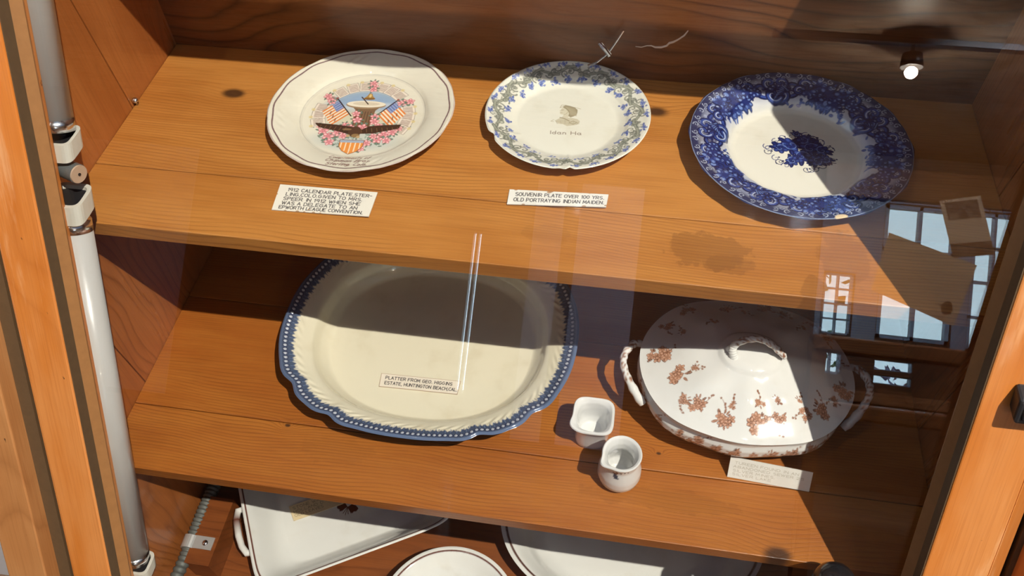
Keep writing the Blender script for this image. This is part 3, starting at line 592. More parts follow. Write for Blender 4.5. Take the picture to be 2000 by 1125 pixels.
# conduit with strap, low on the left side
def conduit():
    P = [(0.020, 0.20, -0.66), (0.020, -0.04, -0.640), (0.020, -0.12, -0.634), (0.020, -0.20, -0.638), (0.020, -0.31, -0.63)]
    t = thing('metal_conduit', 'grey ribbed armoured conduit running along the lower left side', 'conduit', (0.02, -0.05, -0.65))
    pts = []; rs = []
    n = 190
    for k in range(n):
        u = k/(n-1)*(len(P)-1); i = min(int(u), len(P)-2); f = u-i
        pts.append(Vector(P[i]).lerp(Vector(P[i+1]), f)); rs.append(0.0105+0.0013*math.sin(k*math.pi/2.2))
    b = MB(); b.tube(pts, rs, 16); b.build('armoured_tube', M_CONDUIT, t, smooth=True)
    s = thing('conduit_strap', 'galvanised strap with screw clamping the grey conduit', 'pipe strap', (0.02, -0.17, -0.645))
    b = MB(); b.tube([(0.020, -0.162, -0.636), (0.020, -0.184, -0.637)], 0.0142, 24); b.box((0.030, -0.184, -0.6275), (0.064, -0.162, -0.6255)); b.build('band', M_STRAP, s, smooth=False)
    b = MB(); b.lathe((0.050, -0.173, -0.6255), [(0, .003), (.003, .0028), (.0052, .0012), (.0055, 0)], 16); b.build('screw', M_METAL, s, smooth=True)
    b = MB(); b.box((0.026, -0.21, ZB), (0.070, -0.09, -0.6276)); tag(b.build('wooden_batten', M_BOT, origin=(0.05, -.15, ZB)), 'brown wooden batten under the conduit strap', 'batten')
conduit()
def small_metal():
    b = MB(); b.tube([(0.672, 0.352, 0.086), (0.662, 0.350, 0.066), (0.654, 0.347, 0.052), (0.640, 0.345, 0.038), (0.628, 0.346, 0.03)], 0.0018, 8)
    b.add([(0.640, 0.345, 0.068), (0.645, 0.344, 0.070), (0.659, 0.343, 0.054), (0.655, 0.343, 0.048), (0.650, 0.346, 0.056)], [(0, 1, 2, 3, 4)]); b.tube([(0.641, .345, .069), (0.648, .344, .062), (0.657, .343, .051)], [.0022, .0032, .0024], 8)
    tag(b.build('wire_hook', M_METAL, origin=(0.65, 0.35, 0.05)), 'small shiny bent metal hook on the back wall behind the green-bordered plate', 'hook')
    b = MB(); b.tube([(0.690, 0.352, 0.062), (0.698, 0.35, 0.063), (0.705, 0.35, 0.066), (0.711, 0.35, 0.0665), (0.716, 0.35, 0.0645), (0.724, 0.35, 0.065), (0.731, 0.35, 0.068), (0.734, 0.35, 0.0725), (0.739, 0.35, 0.0745), (0.745, 0.35, 0.079), (0.752, .351, .085), (0.756, 0.352, 0.092)], [.0004, .0006, .0007, .0009, .0012, .0014, .0014, .0016, .0014, .0012, .0012, .0008], 6)
    tag(b.build('frayed_thread', plain('pale_thread', (0.75, 0.58, 0.48), 0.8), origin=(0.72, .35, .06)), 'crinkled pale thread across the back wall between two plates', 'thread')
    b = MB(); b.lathe((1.003, -0.208, -0.300), [(0, .028), (.012, .0265), (.021, .020), (.0255, .009), (.026, 0), (.022, -.010), (.014, -.016), (.012, -.03), (.018, -.034), (.018, -.045), (0, -.045)], 36)
    b.tube([(1.003, -0.208, -0.34), (1.003, -0.205, -0.39), (1.003, -0.172, -0.40), (1.003, -0.172, -.352)], .004, 8)
    tag(b.build('black_knob', M_BLACK, origin=(1.003, -.2, -.38), smooth=True), 'round glossy black knob below the right end of the middle shelf', 'knob')
small_metal()
# ================================================================== china
CREAM = (0.80, 0.755, 0.62); WHITE = (0.80, 0.79, 0.74)
def put_dish(name, mat, data, origin, parent=None):
    V, F, C = data
    return mesh(name, V, F, mat, parent, origin, True, cols=C)

# ---- 1: calendar plate -------------------------------------------------
def calendar_plate():
    R = 0.1265; c = (0.3322, 0.2324, 0.0); A = math.radians(4.5)
    cv = Canvas(-.135, -.135, .135, .135, .00026, CREAM); k = R
    PB, GR, RD = (0.16, 0.075, 0.085), (0.30, 0.27, 0.24), (0.62, 0.16, 0.05)
    pink, dpink, lpink = (0.80, 0.33, 0.35), (0.55, 0.12, 0.15), (0.92, 0.62, 0.60); grn = (0.10, 0.17, 0.11); sg = (0.30, 0.38, 0.33)
    D_ = lambda x, y, r, col, al=1, ry=None, rot=0, soft=None: cv.disc(x*k, y*k, r*k, col, al, None if ry is None else ry*k, rot, None if soft is None else soft*k)
    Sx = lambda pts, w, col, al=1, taper=None: cv.stroke(np.array(pts)*k, w*k, col, al, taper)
    Px = lambda pts, col, al=1: cv.poly(np.array(pts)*k, col, al)
    th = np.linspace(0, 2*math.pi, 181)
    def ringline(r, w, col, al=1, wob=0.0):
        Sx(np.stack([r*(1+wob*np.cos(th*16))*np.cos(th), r*(1+wob*np.cos(th*16))*np.sin(th)], -1), w, col, al)
    ringline(0.945, 0.016, PB, .85, .006); ringline(0.945, 0.007, PB, 1, .006); ringline(1.0, 0.02, (0.42, 0.26, 0.24), .6)
    ringline(0.675, 0.006, GR, .55); ringline(0.66, 0.02, (0.62, 0.57, 0.47), .35)
    # sky, ground wash
    D_(0, .08, .44, (0.33, 0.45, 0.58), .95, .34, 0, .10); D_(0, .20, .30, (0.30, 0.43, 0.62), .8, .14, 0, .08); D_(-.1, .12, .2, (0.75, 0.78, 0.78), .6, .04, 0, .05); D_(.15, .18, .14, (0.80, 0.80, 0.78), .5, .03, 0, .04)
    D_(-.02, -.06, .42, (0.80, 0.70, 0.42), .75, .14, 0, .12)
    D_(0, -.40, .46, (0.46, 0.52, 0.50), .6, .16, 0, .08)
    rr = random.Random(5)
    for q in range(90):
        a = rr.uniform(math.pi*1.08, math.pi*1.92); r = rr.uniform(.30, .56); x, y = r*math.cos(a), r*math.sin(a)*.98
        D_(x, y, .022, grn if rr.random() < .55 else sg, .8, .010, rr.uniform(0, 3))
    # calendar pages
    for a in (196, 183, 170, 131, 115, 99, 74, 59, 44, 14, 1, -12, -25):
        t = math.radians(a+rr.uniform(-2, 2)); ct, st = math.cos(t), math.sin(t)
        def P(u, v): return ((.485+v)*ct-u*(-st)*-1, (.485+v)*st+u*ct*1) if False else ((.485+v)*ct-u*st, (.485+v)*st+u*ct)
        q = [P(-.062, -.075), P(.062, -.075), P(.062, .075), P(-.062, .075)]
        Px([P(-.068, -.08), P(.068, -.08), P(.068, .082), P(-.068, .082)], (0.30, 0.24, 0.20), .8); Px(q, (0.86, 0.76, 0.64))
        up = abs(st) > .72
        for i in range(8):
            o = -.055+.0155*i
            if up: Sx([P(-.048, o), P(.048, o)], .0062, (0.25, 0.13, 0.10), .9)
            else: Sx([P(-.052+.0135*i, -.05), P(-.052+.0135*i, .05)], .0062, (0.25, 0.13, 0.10), .9)
        D_(*P(.045, .08), .022, (0.75, 0.60, 0.25), .7)
    def fl(x, y, r, n=5):
        for q in range(5): a = rr.uniform(0, 6.28); cv.leaf((x+math.cos(a)*r*.5)*k, (y+math.sin(a)*r*.5)*k, r*1.0*k, a, grn, sg)
        cv.flower(x*k, y*k, r*k, dpink, pink, lpink, n, rr.uniform(0, 1))
    for a, n in ((86, 2), (150, 2), (28, 2)):
        for q in range(n+1): t = math.radians(a+rr.uniform(-4, 4)); fl((.44+.05*q)*math.cos(t), (.44+.05*q)*math.sin(t), .05)
    # sundial
    Px([(-.17, .17), (.19, .17), (.12, .08), (.10, -.20), (.16, -.26), (-.14, -.26), (-.10, -.20), (-.10, .08)], (0.23, 0.135, 0.075))
    for q in range(6): Sx([(-.075+.03*q, .06), (-.085+.034*q, -.22)], .009, (0.09, 0.045, 0.03), .8)
    D_(0, .17, .22, (0.36, 0.24, 0.14), 1, .065); D_(0, .185, .215, (0.86, 0.78, 0.62), 1, .055); D_(0, .19, .15, (0.66, 0.55, 0.40), .7, .03); Sx([(-.07, .30), (.02, .185)], .014, (0.05, 0.03, 0.03))
    # bell
    Px([(-.05, .275), (.085, .275), (.05, .32), (.035, .365), (.0, .365), (-.015, .32)], (0.42, 0.24, 0.07)); D_(.015, .275, .066, (0.25, 0.13, 0.04), 1, .018); D_(.02, .325, .014, (0.85, 0.62, 0.25), .8, .03)
    # flags
    def flag(sx):
        pole = [(sx*.34, .27), (sx*.13, -.02)]
        c0 = np.array([sx*.30, .235]); c1 = np.array([sx*.155, .01]); o = np.array([sx*-.30*-1*.0, 0])
        out = np.array([sx*.17, -.20])
        for i in range(13):
            f0, f1 = i/13, (i+1)/13
            a, b_ = c0+(c1-c0)*f0, c0+(c1-c0)*f1
            w = .02*math.sin(i*.9)
            Px([a, b_, b_+out*(.95+w), a+out*(.95+w)], (0.78, 0.24, 0.06) if i % 2 == 0 else (0.88, 0.78, 0.60))
        m1 = c0+(c1-c0)*.5; Px([c0, m1, m1+out*.42, c0+out*.42], (0.16, 0.23, 0.48))
        for i in range(4): a = c0+(m1-c0)*(i+.5)/4; Sx([a+out*.03, a+out*.39], .007, (0.62, 0.66, 0.78), .8)
        for i in range(3): a = c0+(c1-c0)*(.3+.25*i)+out*.62; Sx([a, a+(c1-c0)*.10+out*.10], .016, (0.20, 0.05, 0.03), .7)
        Sx(pole, .014, (0.04, 0.03, 0.03)); D_(pole[0][0], pole[0][1], .016, (0.35, 0.12, 0.10))
    flag(-1); flag(1)
    # roses round the pedestal, lower clusters
    for x, y, r in ((-.08, .02, .05), (-.05, -.08, .055), (.13, -.02, .05), (.14, -.10, .055), (-.16, -.17, .045), (.2, -.17, .05), (.03, -.20, .06), (-.10, -.20, .045)): fl(x, y, r)
    for x, y, r in ((-.38, -.27, .06), (-.31, -.35, .065), (-.22, -.29, .06), (-.28, -.44, .055), (-.15, -.34, .05), (-.43, -.20, .04), (-.12, -.50, .045), (-.34, -.21, .04), (.28, -.30, .065), (.36, -.26, .055), (.22, -.38, .06), (.12, -.44, .05), (.32, -.39, .05), (.42, -.20, .045), (.17, -.33, .045), (.07, -.53, .045)): fl(x, y, r)
    # eagle
    dk = (0.065, 0.034, 0.022)
    Px([(-.50, -.145), (-.44, -.215), (-.30, -.25), (-.16, -.29), (-.06, -.33), (.02, -.30), (.16, -.29), (.30, -.24), (.42, -.20), (.44, -.13), (.25, -.15), (.10, -.175), (.03, -.23), (-.08, -.19), (-.26, -.165)], dk)
    for q in range(16): x = -.42+.055*q; Sx([(x, -.17-.05*(1-abs(x)/.5)), (x+.015*(1 if x > 0 else -1), -.22-.06*(1-abs(x)/.5))], .007, (0.22, 0.12, 0.06), .8)
    D_(-.04, -.27, .07, (0.10, 0.05, 0.03), 1, .085); D_(-.02, -.33, .045, (0.30, 0.18, 0.08), 1, .03); D_(-.10, -.335, .02, (0.55, 0.38, 0.2)); D_(.01, -.35, .02, (0.55, 0.38, 0.2)); D_(-.13, -.235, .05, (0.30, 0.18, 0.09), .8, .016)
    # shield
    sh = [(-.17, -.40), (.09, -.40), (.085, -.50), (.04, -.57), (-.04, -.625), (-.12, -.57), (-.165, -.50)]
    Px(sh, (0.82, 0.30, 0.07))
    for i in range(5): x = -.145+.05*i; Sx([(x, -.44), (x, -.615+abs(x+.04)*.9)], .013, (0.90, 0.72, 0.48))
    Px([(-.17, -.395), (.09, -.395), (.09, -.44), (-.17, -.44)], (0.38, 0.45, 0.55)); Sx(sh+[sh[0]], .007, (0.25, 0.10, 0.05))
    # gilt script on the rim
    for s_, y, w, x in (('Compliments of', -.755, .42, -.20), ('Chipman Bros.', -.825, .46, -.22), ('Sterling, Colo.', -.895, .42, -.20)):
        text(cv, s_, x*k, y*k, .046*k, .0013, (0.20, 0.09, 0.08), width=w*k, slantk=.45, al=.9)
    outl = lambda t: R*(1+0.0035*np.cos(t*12)+0.0035*np.abs(np.sin(t*12+.3)))
    top = [(0, .006), (.55, .006), (.66, .0075), (.72, .0125), (.80, .0165), (.95, .0215), (.985, .0225), (1, .0215)]
    und = [(0, .003), (.52, .003), (.55, 0.0), (.60, 0.0), (.64, .004), (.72, .0095), (.95, .0185), (1, .0215)]
    rel = lambda t, a: 0.0005*np.exp(-((t-.86)/.04)**2)*np.maximum(0, np.sin(a*4+.5))**3*np.sin(a*44+t*60)
    put_dish('calendar_plate', M_CERAMIC, dish_mesh(c, outl, top, und, cv, 620, 210, CREAM, rot=A, relief=rel), c)
    o = bpy.data.objects['calendar_plate']; tag(o, 'cream calendar plate with flags, eagle, sundial and pink roses', 'plate')
calendar_plate()

# ---- 2: souvenir plate ---------------------------------------------------
def souvenir_plate():
    R = 0.110; c = (0.6099, 0.2563, 0.0); A = math.radians(4.0)
    cv = Canvas(-.115, -.115, .115, .115, .00026, (0.80, 0.78, 0.67)); k = R
    gg, g2, bl, bl2 = (0.185, 0.20, 0.165), (0.38, 0.39, 0.31), (0.05, 0.085, 0.32), (0.16, 0.22, 0.50)
    rr = random.Random(11)
    P = lambda r, a: (r*k*math.cos(a), r*k*math.sin(a))
    n = 26
    for i in range(n):
        a = 2*math.pi*i/n
        # thick s-shaped scroll
        up = 1 if i % 2 else -1
        pts = [P(.855+up*.055*math.cos(t*math.pi), a+(t-.5)*2*math.pi/n*1.5) for t in np.linspace(0, 1, 12)]
        cv.stroke(pts, .0046, gg, .85); cv.stroke(pts, .0022, g2, .95)
        for s_, rr_, da in ((1, .90, .05), (-1, .80, -.04), (1, .83, .12)):
            x, y = P(rr_+rr.uniform(-.01, .01), a+da)
            cv.spiral(x, y, .050*k+.001*rr.random(), rr.uniform(0, 6), 1.1, .0018, gg, s_*up, .9); cv.spiral(x, y, .034*k, rr.uniform(0, 6), .8, .0011, g2, s_*up, .9)
        x, y = P(.855, a+.12); cv.disc(x, y, .0042, gg, .7, .0026, a)
        for q in range(5): x, y = P(.855+rr.uniform(-.085, .085), a+rr.uniform(-.12, .12)); cv.disc(x, y, .0016, g2 if q % 2 else gg, .8, .0009, rr.uniform(0, 3))
    for i in range(n*2):
        a = 2*math.pi*i/(n*2)+rr.uniform(-.03, .03); inner = i % 2
        r0 = .735+rr.uniform(-.02, .02) if inner else .945+rr.uniform(-.01, .01)
        for q in range(7):
            x, y = P(r0+rr.uniform(-.04, .04)*(1 if inner else .6), a+rr.uniform(-.075, .075)); cv.disc(x, y, .0019, bl if q % 2 else bl2, .9, .0013, rr.uniform(0, 3))
        x, y = P(r0, a); cv.flower(x, y, .0040, bl, bl2, (0.5, 0.55, 0.7), 4, a)
    th = np.linspace(0, 2*math.pi, 200); cv.stroke(np.stack([R*.985*np.cos(th), R*.985*np.sin(th)], -1), .0008, (0.45, 0.43, 0.35), .5)
    # portrait bust in sepia, looking left
    s1, s2, s3 = (0.50, 0.44, 0.30), (0.36, 0.31, 0.20), (0.62, 0.57, 0.43); dy = .018
    Q = lambda pts: [(x*.001, y*.001+dy) for x, y in pts]
    cv.poly(Q([(-17, -19), (-10, -13), (-6, -10), (-1, -12), (6, -12), (13, -14), (17, -18), (16, -24), (9, -27), (0, -29), (-6, -25), (-13, -23)]), s3)
    cv.poly(Q([(-7, -10), (-5, -6), (-10, -5), (-11, -2), (-10, 0), (-11.5, 2), (-9.5, 4), (-8.5, 8), (-5, 11), (0, 11), (4, 4), (4, -6), (0, -12)]), (0.68, 0.63, 0.48))
    cv.poly(Q([(-6, 12), (-3, 14), (3, 12.5), (9, 10), (13, 5), (13, -1), (12, -6), (8, -9), (4, -11), (1, -8), (2, -3), (0, 2), (-3, 6), (-7, 9)]), s2)
    for q in range(9): cv.stroke(Q([(-4+q*1.6, 11-q*.5), (2+q*1.2, 3-q*.8), (4+q, -6-q*.3)]), .0007, s1, .8)
    cv.stroke(Q([(-6, 12), (-11, 8), (-9, 14), (-3, 14)]), .0009, s1); cv.stroke(Q([(9, 10), (17, 7)]), .0008, s1); cv.stroke(Q([(-9, 3.4), (-6, 4)]), .0010, s2); cv.stroke(Q([(-10, -2), (-7.5, -2.2)]), .0007, s2); cv.stroke(Q([(-5, -6), (-2, -4), (0, 0)]), .0009, s1)
    for q in range(16): cv.stroke(Q([(-15+q*2, -17-abs(q-6)*.4), (-13+q*1.7, -25)]), .0008, s1 if q % 3 else s2, .75)
    cv.stroke(Q([(-10, -12), (-4, -14), (2, -18)]), .0016, s2); cv.stroke(Q([(3, -22), (8, -18), (13, -21), (8, -25), (3, -22)]), .0009, s2); cv.stroke(Q([(-18, -17), (-22, -20), (-18, -21)]), .0008, s1)
    text(cv, 'Idan Ha', -.0225, -.0275, .0060, .0012, (0.33, 0.28, 0.22), width=.042)
    def outl(t):
        m = np.ones_like(t)
        for a, d, w in ((-1.50, .030, .035), (-1.62, .012, .05), (-2.66, .035, .05), (-2.60, .012, .04), (2.3, .008, .03)): m -= d*np.exp(-(((t-a+math.pi) % (2*math.pi)-math.pi)/w)**2)
        return R*m
    top = [(0, .0055), (.60, .0055), (.70, .009), (.76, .0135), (.90, .0185), (.985, .0218), (1, .0208)]
    und = [(0, .003), (.5, .003), (.53, 0.0), (.58, 0.0), (.63, .003), (.72, .008), (.95, .0175), (1, .0208)]
    o = put_dish('souvenir_plate', M_CERAMIC, dish_mesh(c, outl, top, und, cv, 620, 200, (0.80, 0.78, 0.67), rot=A), c)
    tag(o, 'white souvenir plate with grey-green scroll border and sepia portrait', 'plate')
souvenir_plate()

# ---- 3: flow blue plate ----------------------------------------------------
def blue_plate():
    R = 0.1374; c = (0.9071, 0.2315, 0.0)
    CR = (0.79, 0.755, 0.65); cv = Canvas(-.144, -.144, .144, .144, .00028, CR); k = R
    nv, db, mb, lb, pl = (0.008, 0.013, 0.075), (0.017, 0.032, 0.165), (0.04, 0.075, 0.29), (0.18, 0.27, 0.56), (0.55, 0.62, 0.78)
    def wash(X, Y):
        r = np.hypot(X, Y)/k; a = np.arctan2(Y, X)
        w = np.clip((r-.60)/.10, 0, 1)
        mod = .5+.5*np.sin(a*5+1.0)
        al = w*(.25+.25*mod)
        return al*1.1, (0.42, 0.52, 0.82)
    cv.field(wash)
    def halo(X, Y):
        r = np.hypot(X, Y)/k; return np.clip((r-.865)/.07, 0, 1)*.97, nv
    cv.field(halo)
    rr = random.Random(21); P = lambda r, a: (r*k*math.cos(a), r*k*math.sin(a))
    N = 5
    for i in range(N):
        a0 = 2*math.pi*i/N+0.35
        # dark acanthus c-scrolls
        for s_, off in ((1, .0), (-1, .36)):
            a = a0+off
            x, y = P(.80, a)
            cv.disc(x, y, .155*k, db, .75, .10*k, a+math.pi/2, .018)
            for q, (dr, da, sz) in enumerate(((.0, 0, .125), (-.075, s_*.12, .082), (.06, s_*.12, .075), (.05, -s_*.15, .070), (-.03, -s_*.10, .05))):
                x, y = P(.80+dr, a+da); cv.spiral(x, y, sz*k, a+s_*(1.2+q), 1.15, .0075, nv, s_); cv.spiral(x, y, sz*k*.98, a+s_*(1.25+q), 1.05, .0036, mb, s_); cv.spiral(x, y, sz*k*1.0, a+s_*(1.3+q), .6, .0012, pl, s_)
            for q in range(8):
                aa = a+s_*(.02+q*.02); x, y = P(.68+.02*q, aa+s_*.10); cv.leaf(x, y, .085*k, aa+s_*(1.0+.22*q), nv if q % 2 else db, lb)
        # flower cluster
        a = a0+.80
        for q, (dr, da, sz) in enumerate(((0, 0, .130), (.070, .15, .092), (-.075, .13, .080), (.065, -.15, .09), (-.07, -.13, .075), (.0, .25, .08), (.01, -.25, .075), (-.02, .33, .055), (0, -.33, .055))):
            x, y = P(.79+dr, a+da)
            for u in range(4): cv.leaf(x, y, sz*1.35*k, rr.uniform(0, 6.28), nv, mb)
            cv.flower(x, y, sz*k, nv, mb if q % 2 else db, lb, 6, rr.uniform(0, 1))
            cv.disc(x, y, sz*k*.32, db)
        for q in range(9):
            aa = a+rr.uniform(-.32, .32); x, y = P(.675+rr.uniform(-.02, .02), aa)
            cv.leaf(x, y, .05*k, aa+math.pi+rr.uniform(-.9, .9), mb, lb); cv.disc(x, y, .008*k*2, db)
    # vines filling gaps
    for i in range(150):
        a = rr.uniform(0, 6.28); r = rr.uniform(.70, .90); x, y = P(r, a); cv.spiral(x, y, .034*k, rr.uniform(0, 6), .9, .0017, nv if i % 3 else db, 1 if i % 2 else -1, .9)
    # white filigree along the dark edge
    for i in range(58):
        a = 2*math.pi*i/58; x, y = P(.945, a); s_ = 1 if i % 2 else -1
        cv.spiral(x, y, .030*k, a+rr.uniform(-.6, .6), 1.2, .00085, (0.62, 0.67, 0.80), s_, .85); x, y = P(.905+.012*s_, a+.05); cv.spiral(x, y, .020*k, a+2, 1.0, .0008, (0.5, 0.57, 0.76), -s_, .8)
    # soft blue running into the well wall
    def bleed(X, Y):
        r = np.hypot(X, Y)/k; a = np.arctan2(Y, X)
        return np.clip((r-.56)/.08, 0, 1)*np.clip((.70-r)/.04, 0, 1)*.30*(.4+.6*np.clip(np.cos(a-.3), 0, 1)), (0.20, 0.34, 0.72)
    cv.field(bleed)
    for i in range(22):
        a = rr.uniform(-.9, 1.7); x, y = P(.635+rr.uniform(-.015, .02), a); cv.leaf(x, y, .045*k, a+math.pi/2+rr.uniform(-.7, .7), mb, lb)
    # centre bouquet
    bx, by = .008, .003
    for x, y, r in ((-.012, .012, .0135), (.012, .008, .0145), (.0, -.008, .0125), (.026, .006, .010), (-.026, .004, .010), (.004, .024, .0095), (.018, -.014, .010), (-.012, -.018, .009), (.030, -.010, .008), (-.004, .034, .006)):
        for u in range(5): cv.leaf(bx+x, by+y, r*1.5, rr.uniform(0, 6.28), nv, db)
        cv.flower(bx+x, by+y, r, nv, db, mb, 6, rr.uniform(0, 1)); cv.spiral(bx+x, by+y, r*.8, rr.uniform(0, 6), 1, .0008, lb)
    for i in range(26):
        a = rr.uniform(0, 6.28); x, y = bx+.038*math.cos(a)*rr.uniform(.85, 1.15), by+.032*math.sin(a)*rr.uniform(.85, 1.15)
        cv.spiral(x, y, .0058, rr.uniform(0, 6), 1.1, .0010, db if i % 2 else nv, 1 if i % 3 else -1); cv.disc(x+.004, y+.002, .0013, nv)
    th = np.linspace(0, 2*math.pi, 200)
    cv.stroke(np.stack([.993*R*np.cos(th), .993*R*np.sin(th)], -1), .0009, (0.35, 0.42, 0.60), .8)
    ca = math.radians(-73); cv.disc(.985*R*math.cos(ca), .985*R*math.sin(ca), .0075, (0.80, 0.62, 0.38), 1, .0042, ca+math.pi/2)
    outl = lambda t: R*(1+.006*np.cos(t*12)+.004*np.cos(t*24))
    top = [(0, .0045), (.54, .0045), (.60, .0065), (.655, .0155), (.70, .0185), (.92, .026), (.985, .0278), (1, .0268)]
    und = [(0, .0025), (.46, .0025), (.49, 0), (.55, 0), (.60, .003), (.68, .0135), (.92, .022), (1, .0268)]
    o = put_dish('blue_plate', M_CERAMIC, dish_mesh(c, outl, top, und, cv, 700, 240, (0.45, 0.52, 0.70)), c)
    tag(o, 'deep-rimmed white plate with dark cobalt blue flowers and scrolls', 'plate')
blue_plate()

# ---- 4: big platter ----------------------------------------------------------
def superell(a, b, e):
    return lambda t: (np.abs(np.cos(t)/a)**e+np.abs(np.sin(t)/b)**e)**(-1/e)
def platter():
    c = (0.4265, 0.088, -H); base = superell(.2255, .190, 2.3)
    notch = (.62, 1.02, 2.12, 2.50, 3.76, 4.14, 5.28, 5.66)
    def outl(t):
        m = np.ones_like(t)
        for a in notch: d = (t-a+math.pi) % (2*math.pi)-math.pi; m += -.020*np.exp(-(d/.055)**2)+.008*np.exp(-((np.abs(d)-.13)/.07)**2)
        return base(t)*m*(1+.003*np.cos(t*2))
    IV = (0.80, 0.735, 0.56); cv = Canvas(-.24, -.205, .24, .205, .00032, IV)
    def band(X, Y):
        t = np.arctan2(Y, X); f = np.hypot(X, Y)/outl(t)
        edge = .905+.006*np.sin(t*190)+.006*np.sin(t*83+1)
        return np.clip((f-edge)/.008, 0, 1)*.96, (0.050, 0.080, 0.155)
    cv.field(band)
    def lip(X, Y):
        t = np.arctan2(Y, X); f = np.hypot(X, Y)/outl(t); return np.clip((f-.978)/.006, 0, 1)*.75, (0.13, 0.18, 0.30)
    cv.field(lip)
    # arc-length spaced beads and feather strokes
    tt = np.linspace(0, 2*math.pi, 6000); rr_ = outl(tt); px, py = rr_*np.cos(tt), rr_*np.sin(tt)
    L = np.concatenate([[0], np.cumsum(np.hypot(np.diff(px), np.diff(py)))]); nb = int(L[-1]/.0078); rg = random.Random(3)
    for i in range(nb):
        t = np.interp(L[-1]*i/nb, L, tt); r = float(outl(np.array([t]))[0]); f = .957
        cv.disc(f*r*math.cos(t), f*r*math.sin(t), .0036, (0.01, 0.018, 0.07), .9); cv.disc(f*r*math.cos(t), f*r*math.sin(t), .0023, (0.55, 0.58, 0.64), .95)
        for q in range(2):
            t2 = t+rg.uniform(-.012, .012); f0, f1 = .935, .905+rg.uniform(-.014, .006)
            cv.stroke([(f0*r*math.cos(t2), f0*r*math.sin(t2)), (f1*r*math.cos(t2+.006), f1*r*math.sin(t2+.006))], .0009, (0.035, 0.06, 0.16) if q else (0.20, 0.27, 0.42), .8)
    # well outline is a shape of its own: profile control follows the fraction of radius
    top = [(0, .0065), (.50, .0065), (.69, .0085), (.755, .020), (.800, .0385), (.84, .0435), (.92, .0505), (.955, .0535), (.985, .056), (1, .0535)]
    und = [(0, .003), (.55, .003), (.58, 0), (.62, 0), (.70, .003), (.79, .028), (.85, .038), (1, .0535)]
    # real beads and feather relief
    beadt = np.array([np.interp(L[-1]*i/nb, L, tt) for i in range(nb)])
    def rel(t, a):
        aa = a % (2*math.pi); ph = np.interp(aa, tt, L)/L[-1]*nb
        bd = .0016*np.maximum(0, np.cos(ph*2*math.pi))*np.exp(-((t-.957)/.010)**2)
        ft = .0008*np.exp(-((t-.880)/.018)**2)*(np.sin(ph*2*math.pi/2.3+t*90)+.6*np.sin(ph*2.1+t*140))*.7
        return bd+ft
    V, F, C = dish_mesh(c, outl, top, und, cv, 1500, 210, (0.10, 0.14, 0.24), relief=rel, inner=base)
    o = mesh('serving_platter', V, F, M_CERAMIC_OLD, None, c, True, cols=C)
    tag(o, 'large cream oval platter with scalloped blue beaded feather edge', 'platter')
platter()

# ---- 5: covered tureen ----------------------------------------------------------
def brown_cluster(cv, x, y, s, rg, n=4, rot=0):
    dk, md, lt = (0.12, 0.045, 0.025), (0.30, 0.13, 0.07), (0.70, 0.42, 0.30)
    for q in range(n+3):
        a = rg.uniform(0, 6.28); d = s*rg.uniform(.7, 1.5); cv.leaf(x+math.cos(a)*s*.55, y+math.sin(a)*s*.55, d*.5, a, dk if q % 2 else md, (0.6, 0.36, 0.26))
    for q in range(n+2):
        a = rg.uniform(0, 6.28); r = s*rg.uniform(0, .95); fx, fy = x+math.cos(a)*r, y+math.sin(a)*r; cv.flower(fx, fy, s*.46, dk if q % 2 else md, (0.52, 0.27, 0.17), lt, 5, rg.uniform(0, 1))
    a = rg.uniform(0, 6.28)
    pts = qcurve((x, y), (x+math.cos(a)*s*1.2, y+math.sin(a)*s*1.2), (x+math.cos(a+.5)*s*2.0, y+math.sin(a+.5)*s*2.0), 7); cv.stroke(pts, .0006, md)
    for p_ in pts[3:]: cv.disc(p_[0]+rg.uniform(-.002, .002), p_[1]+rg.uniform(-.002, .002), .0014, md, .9)
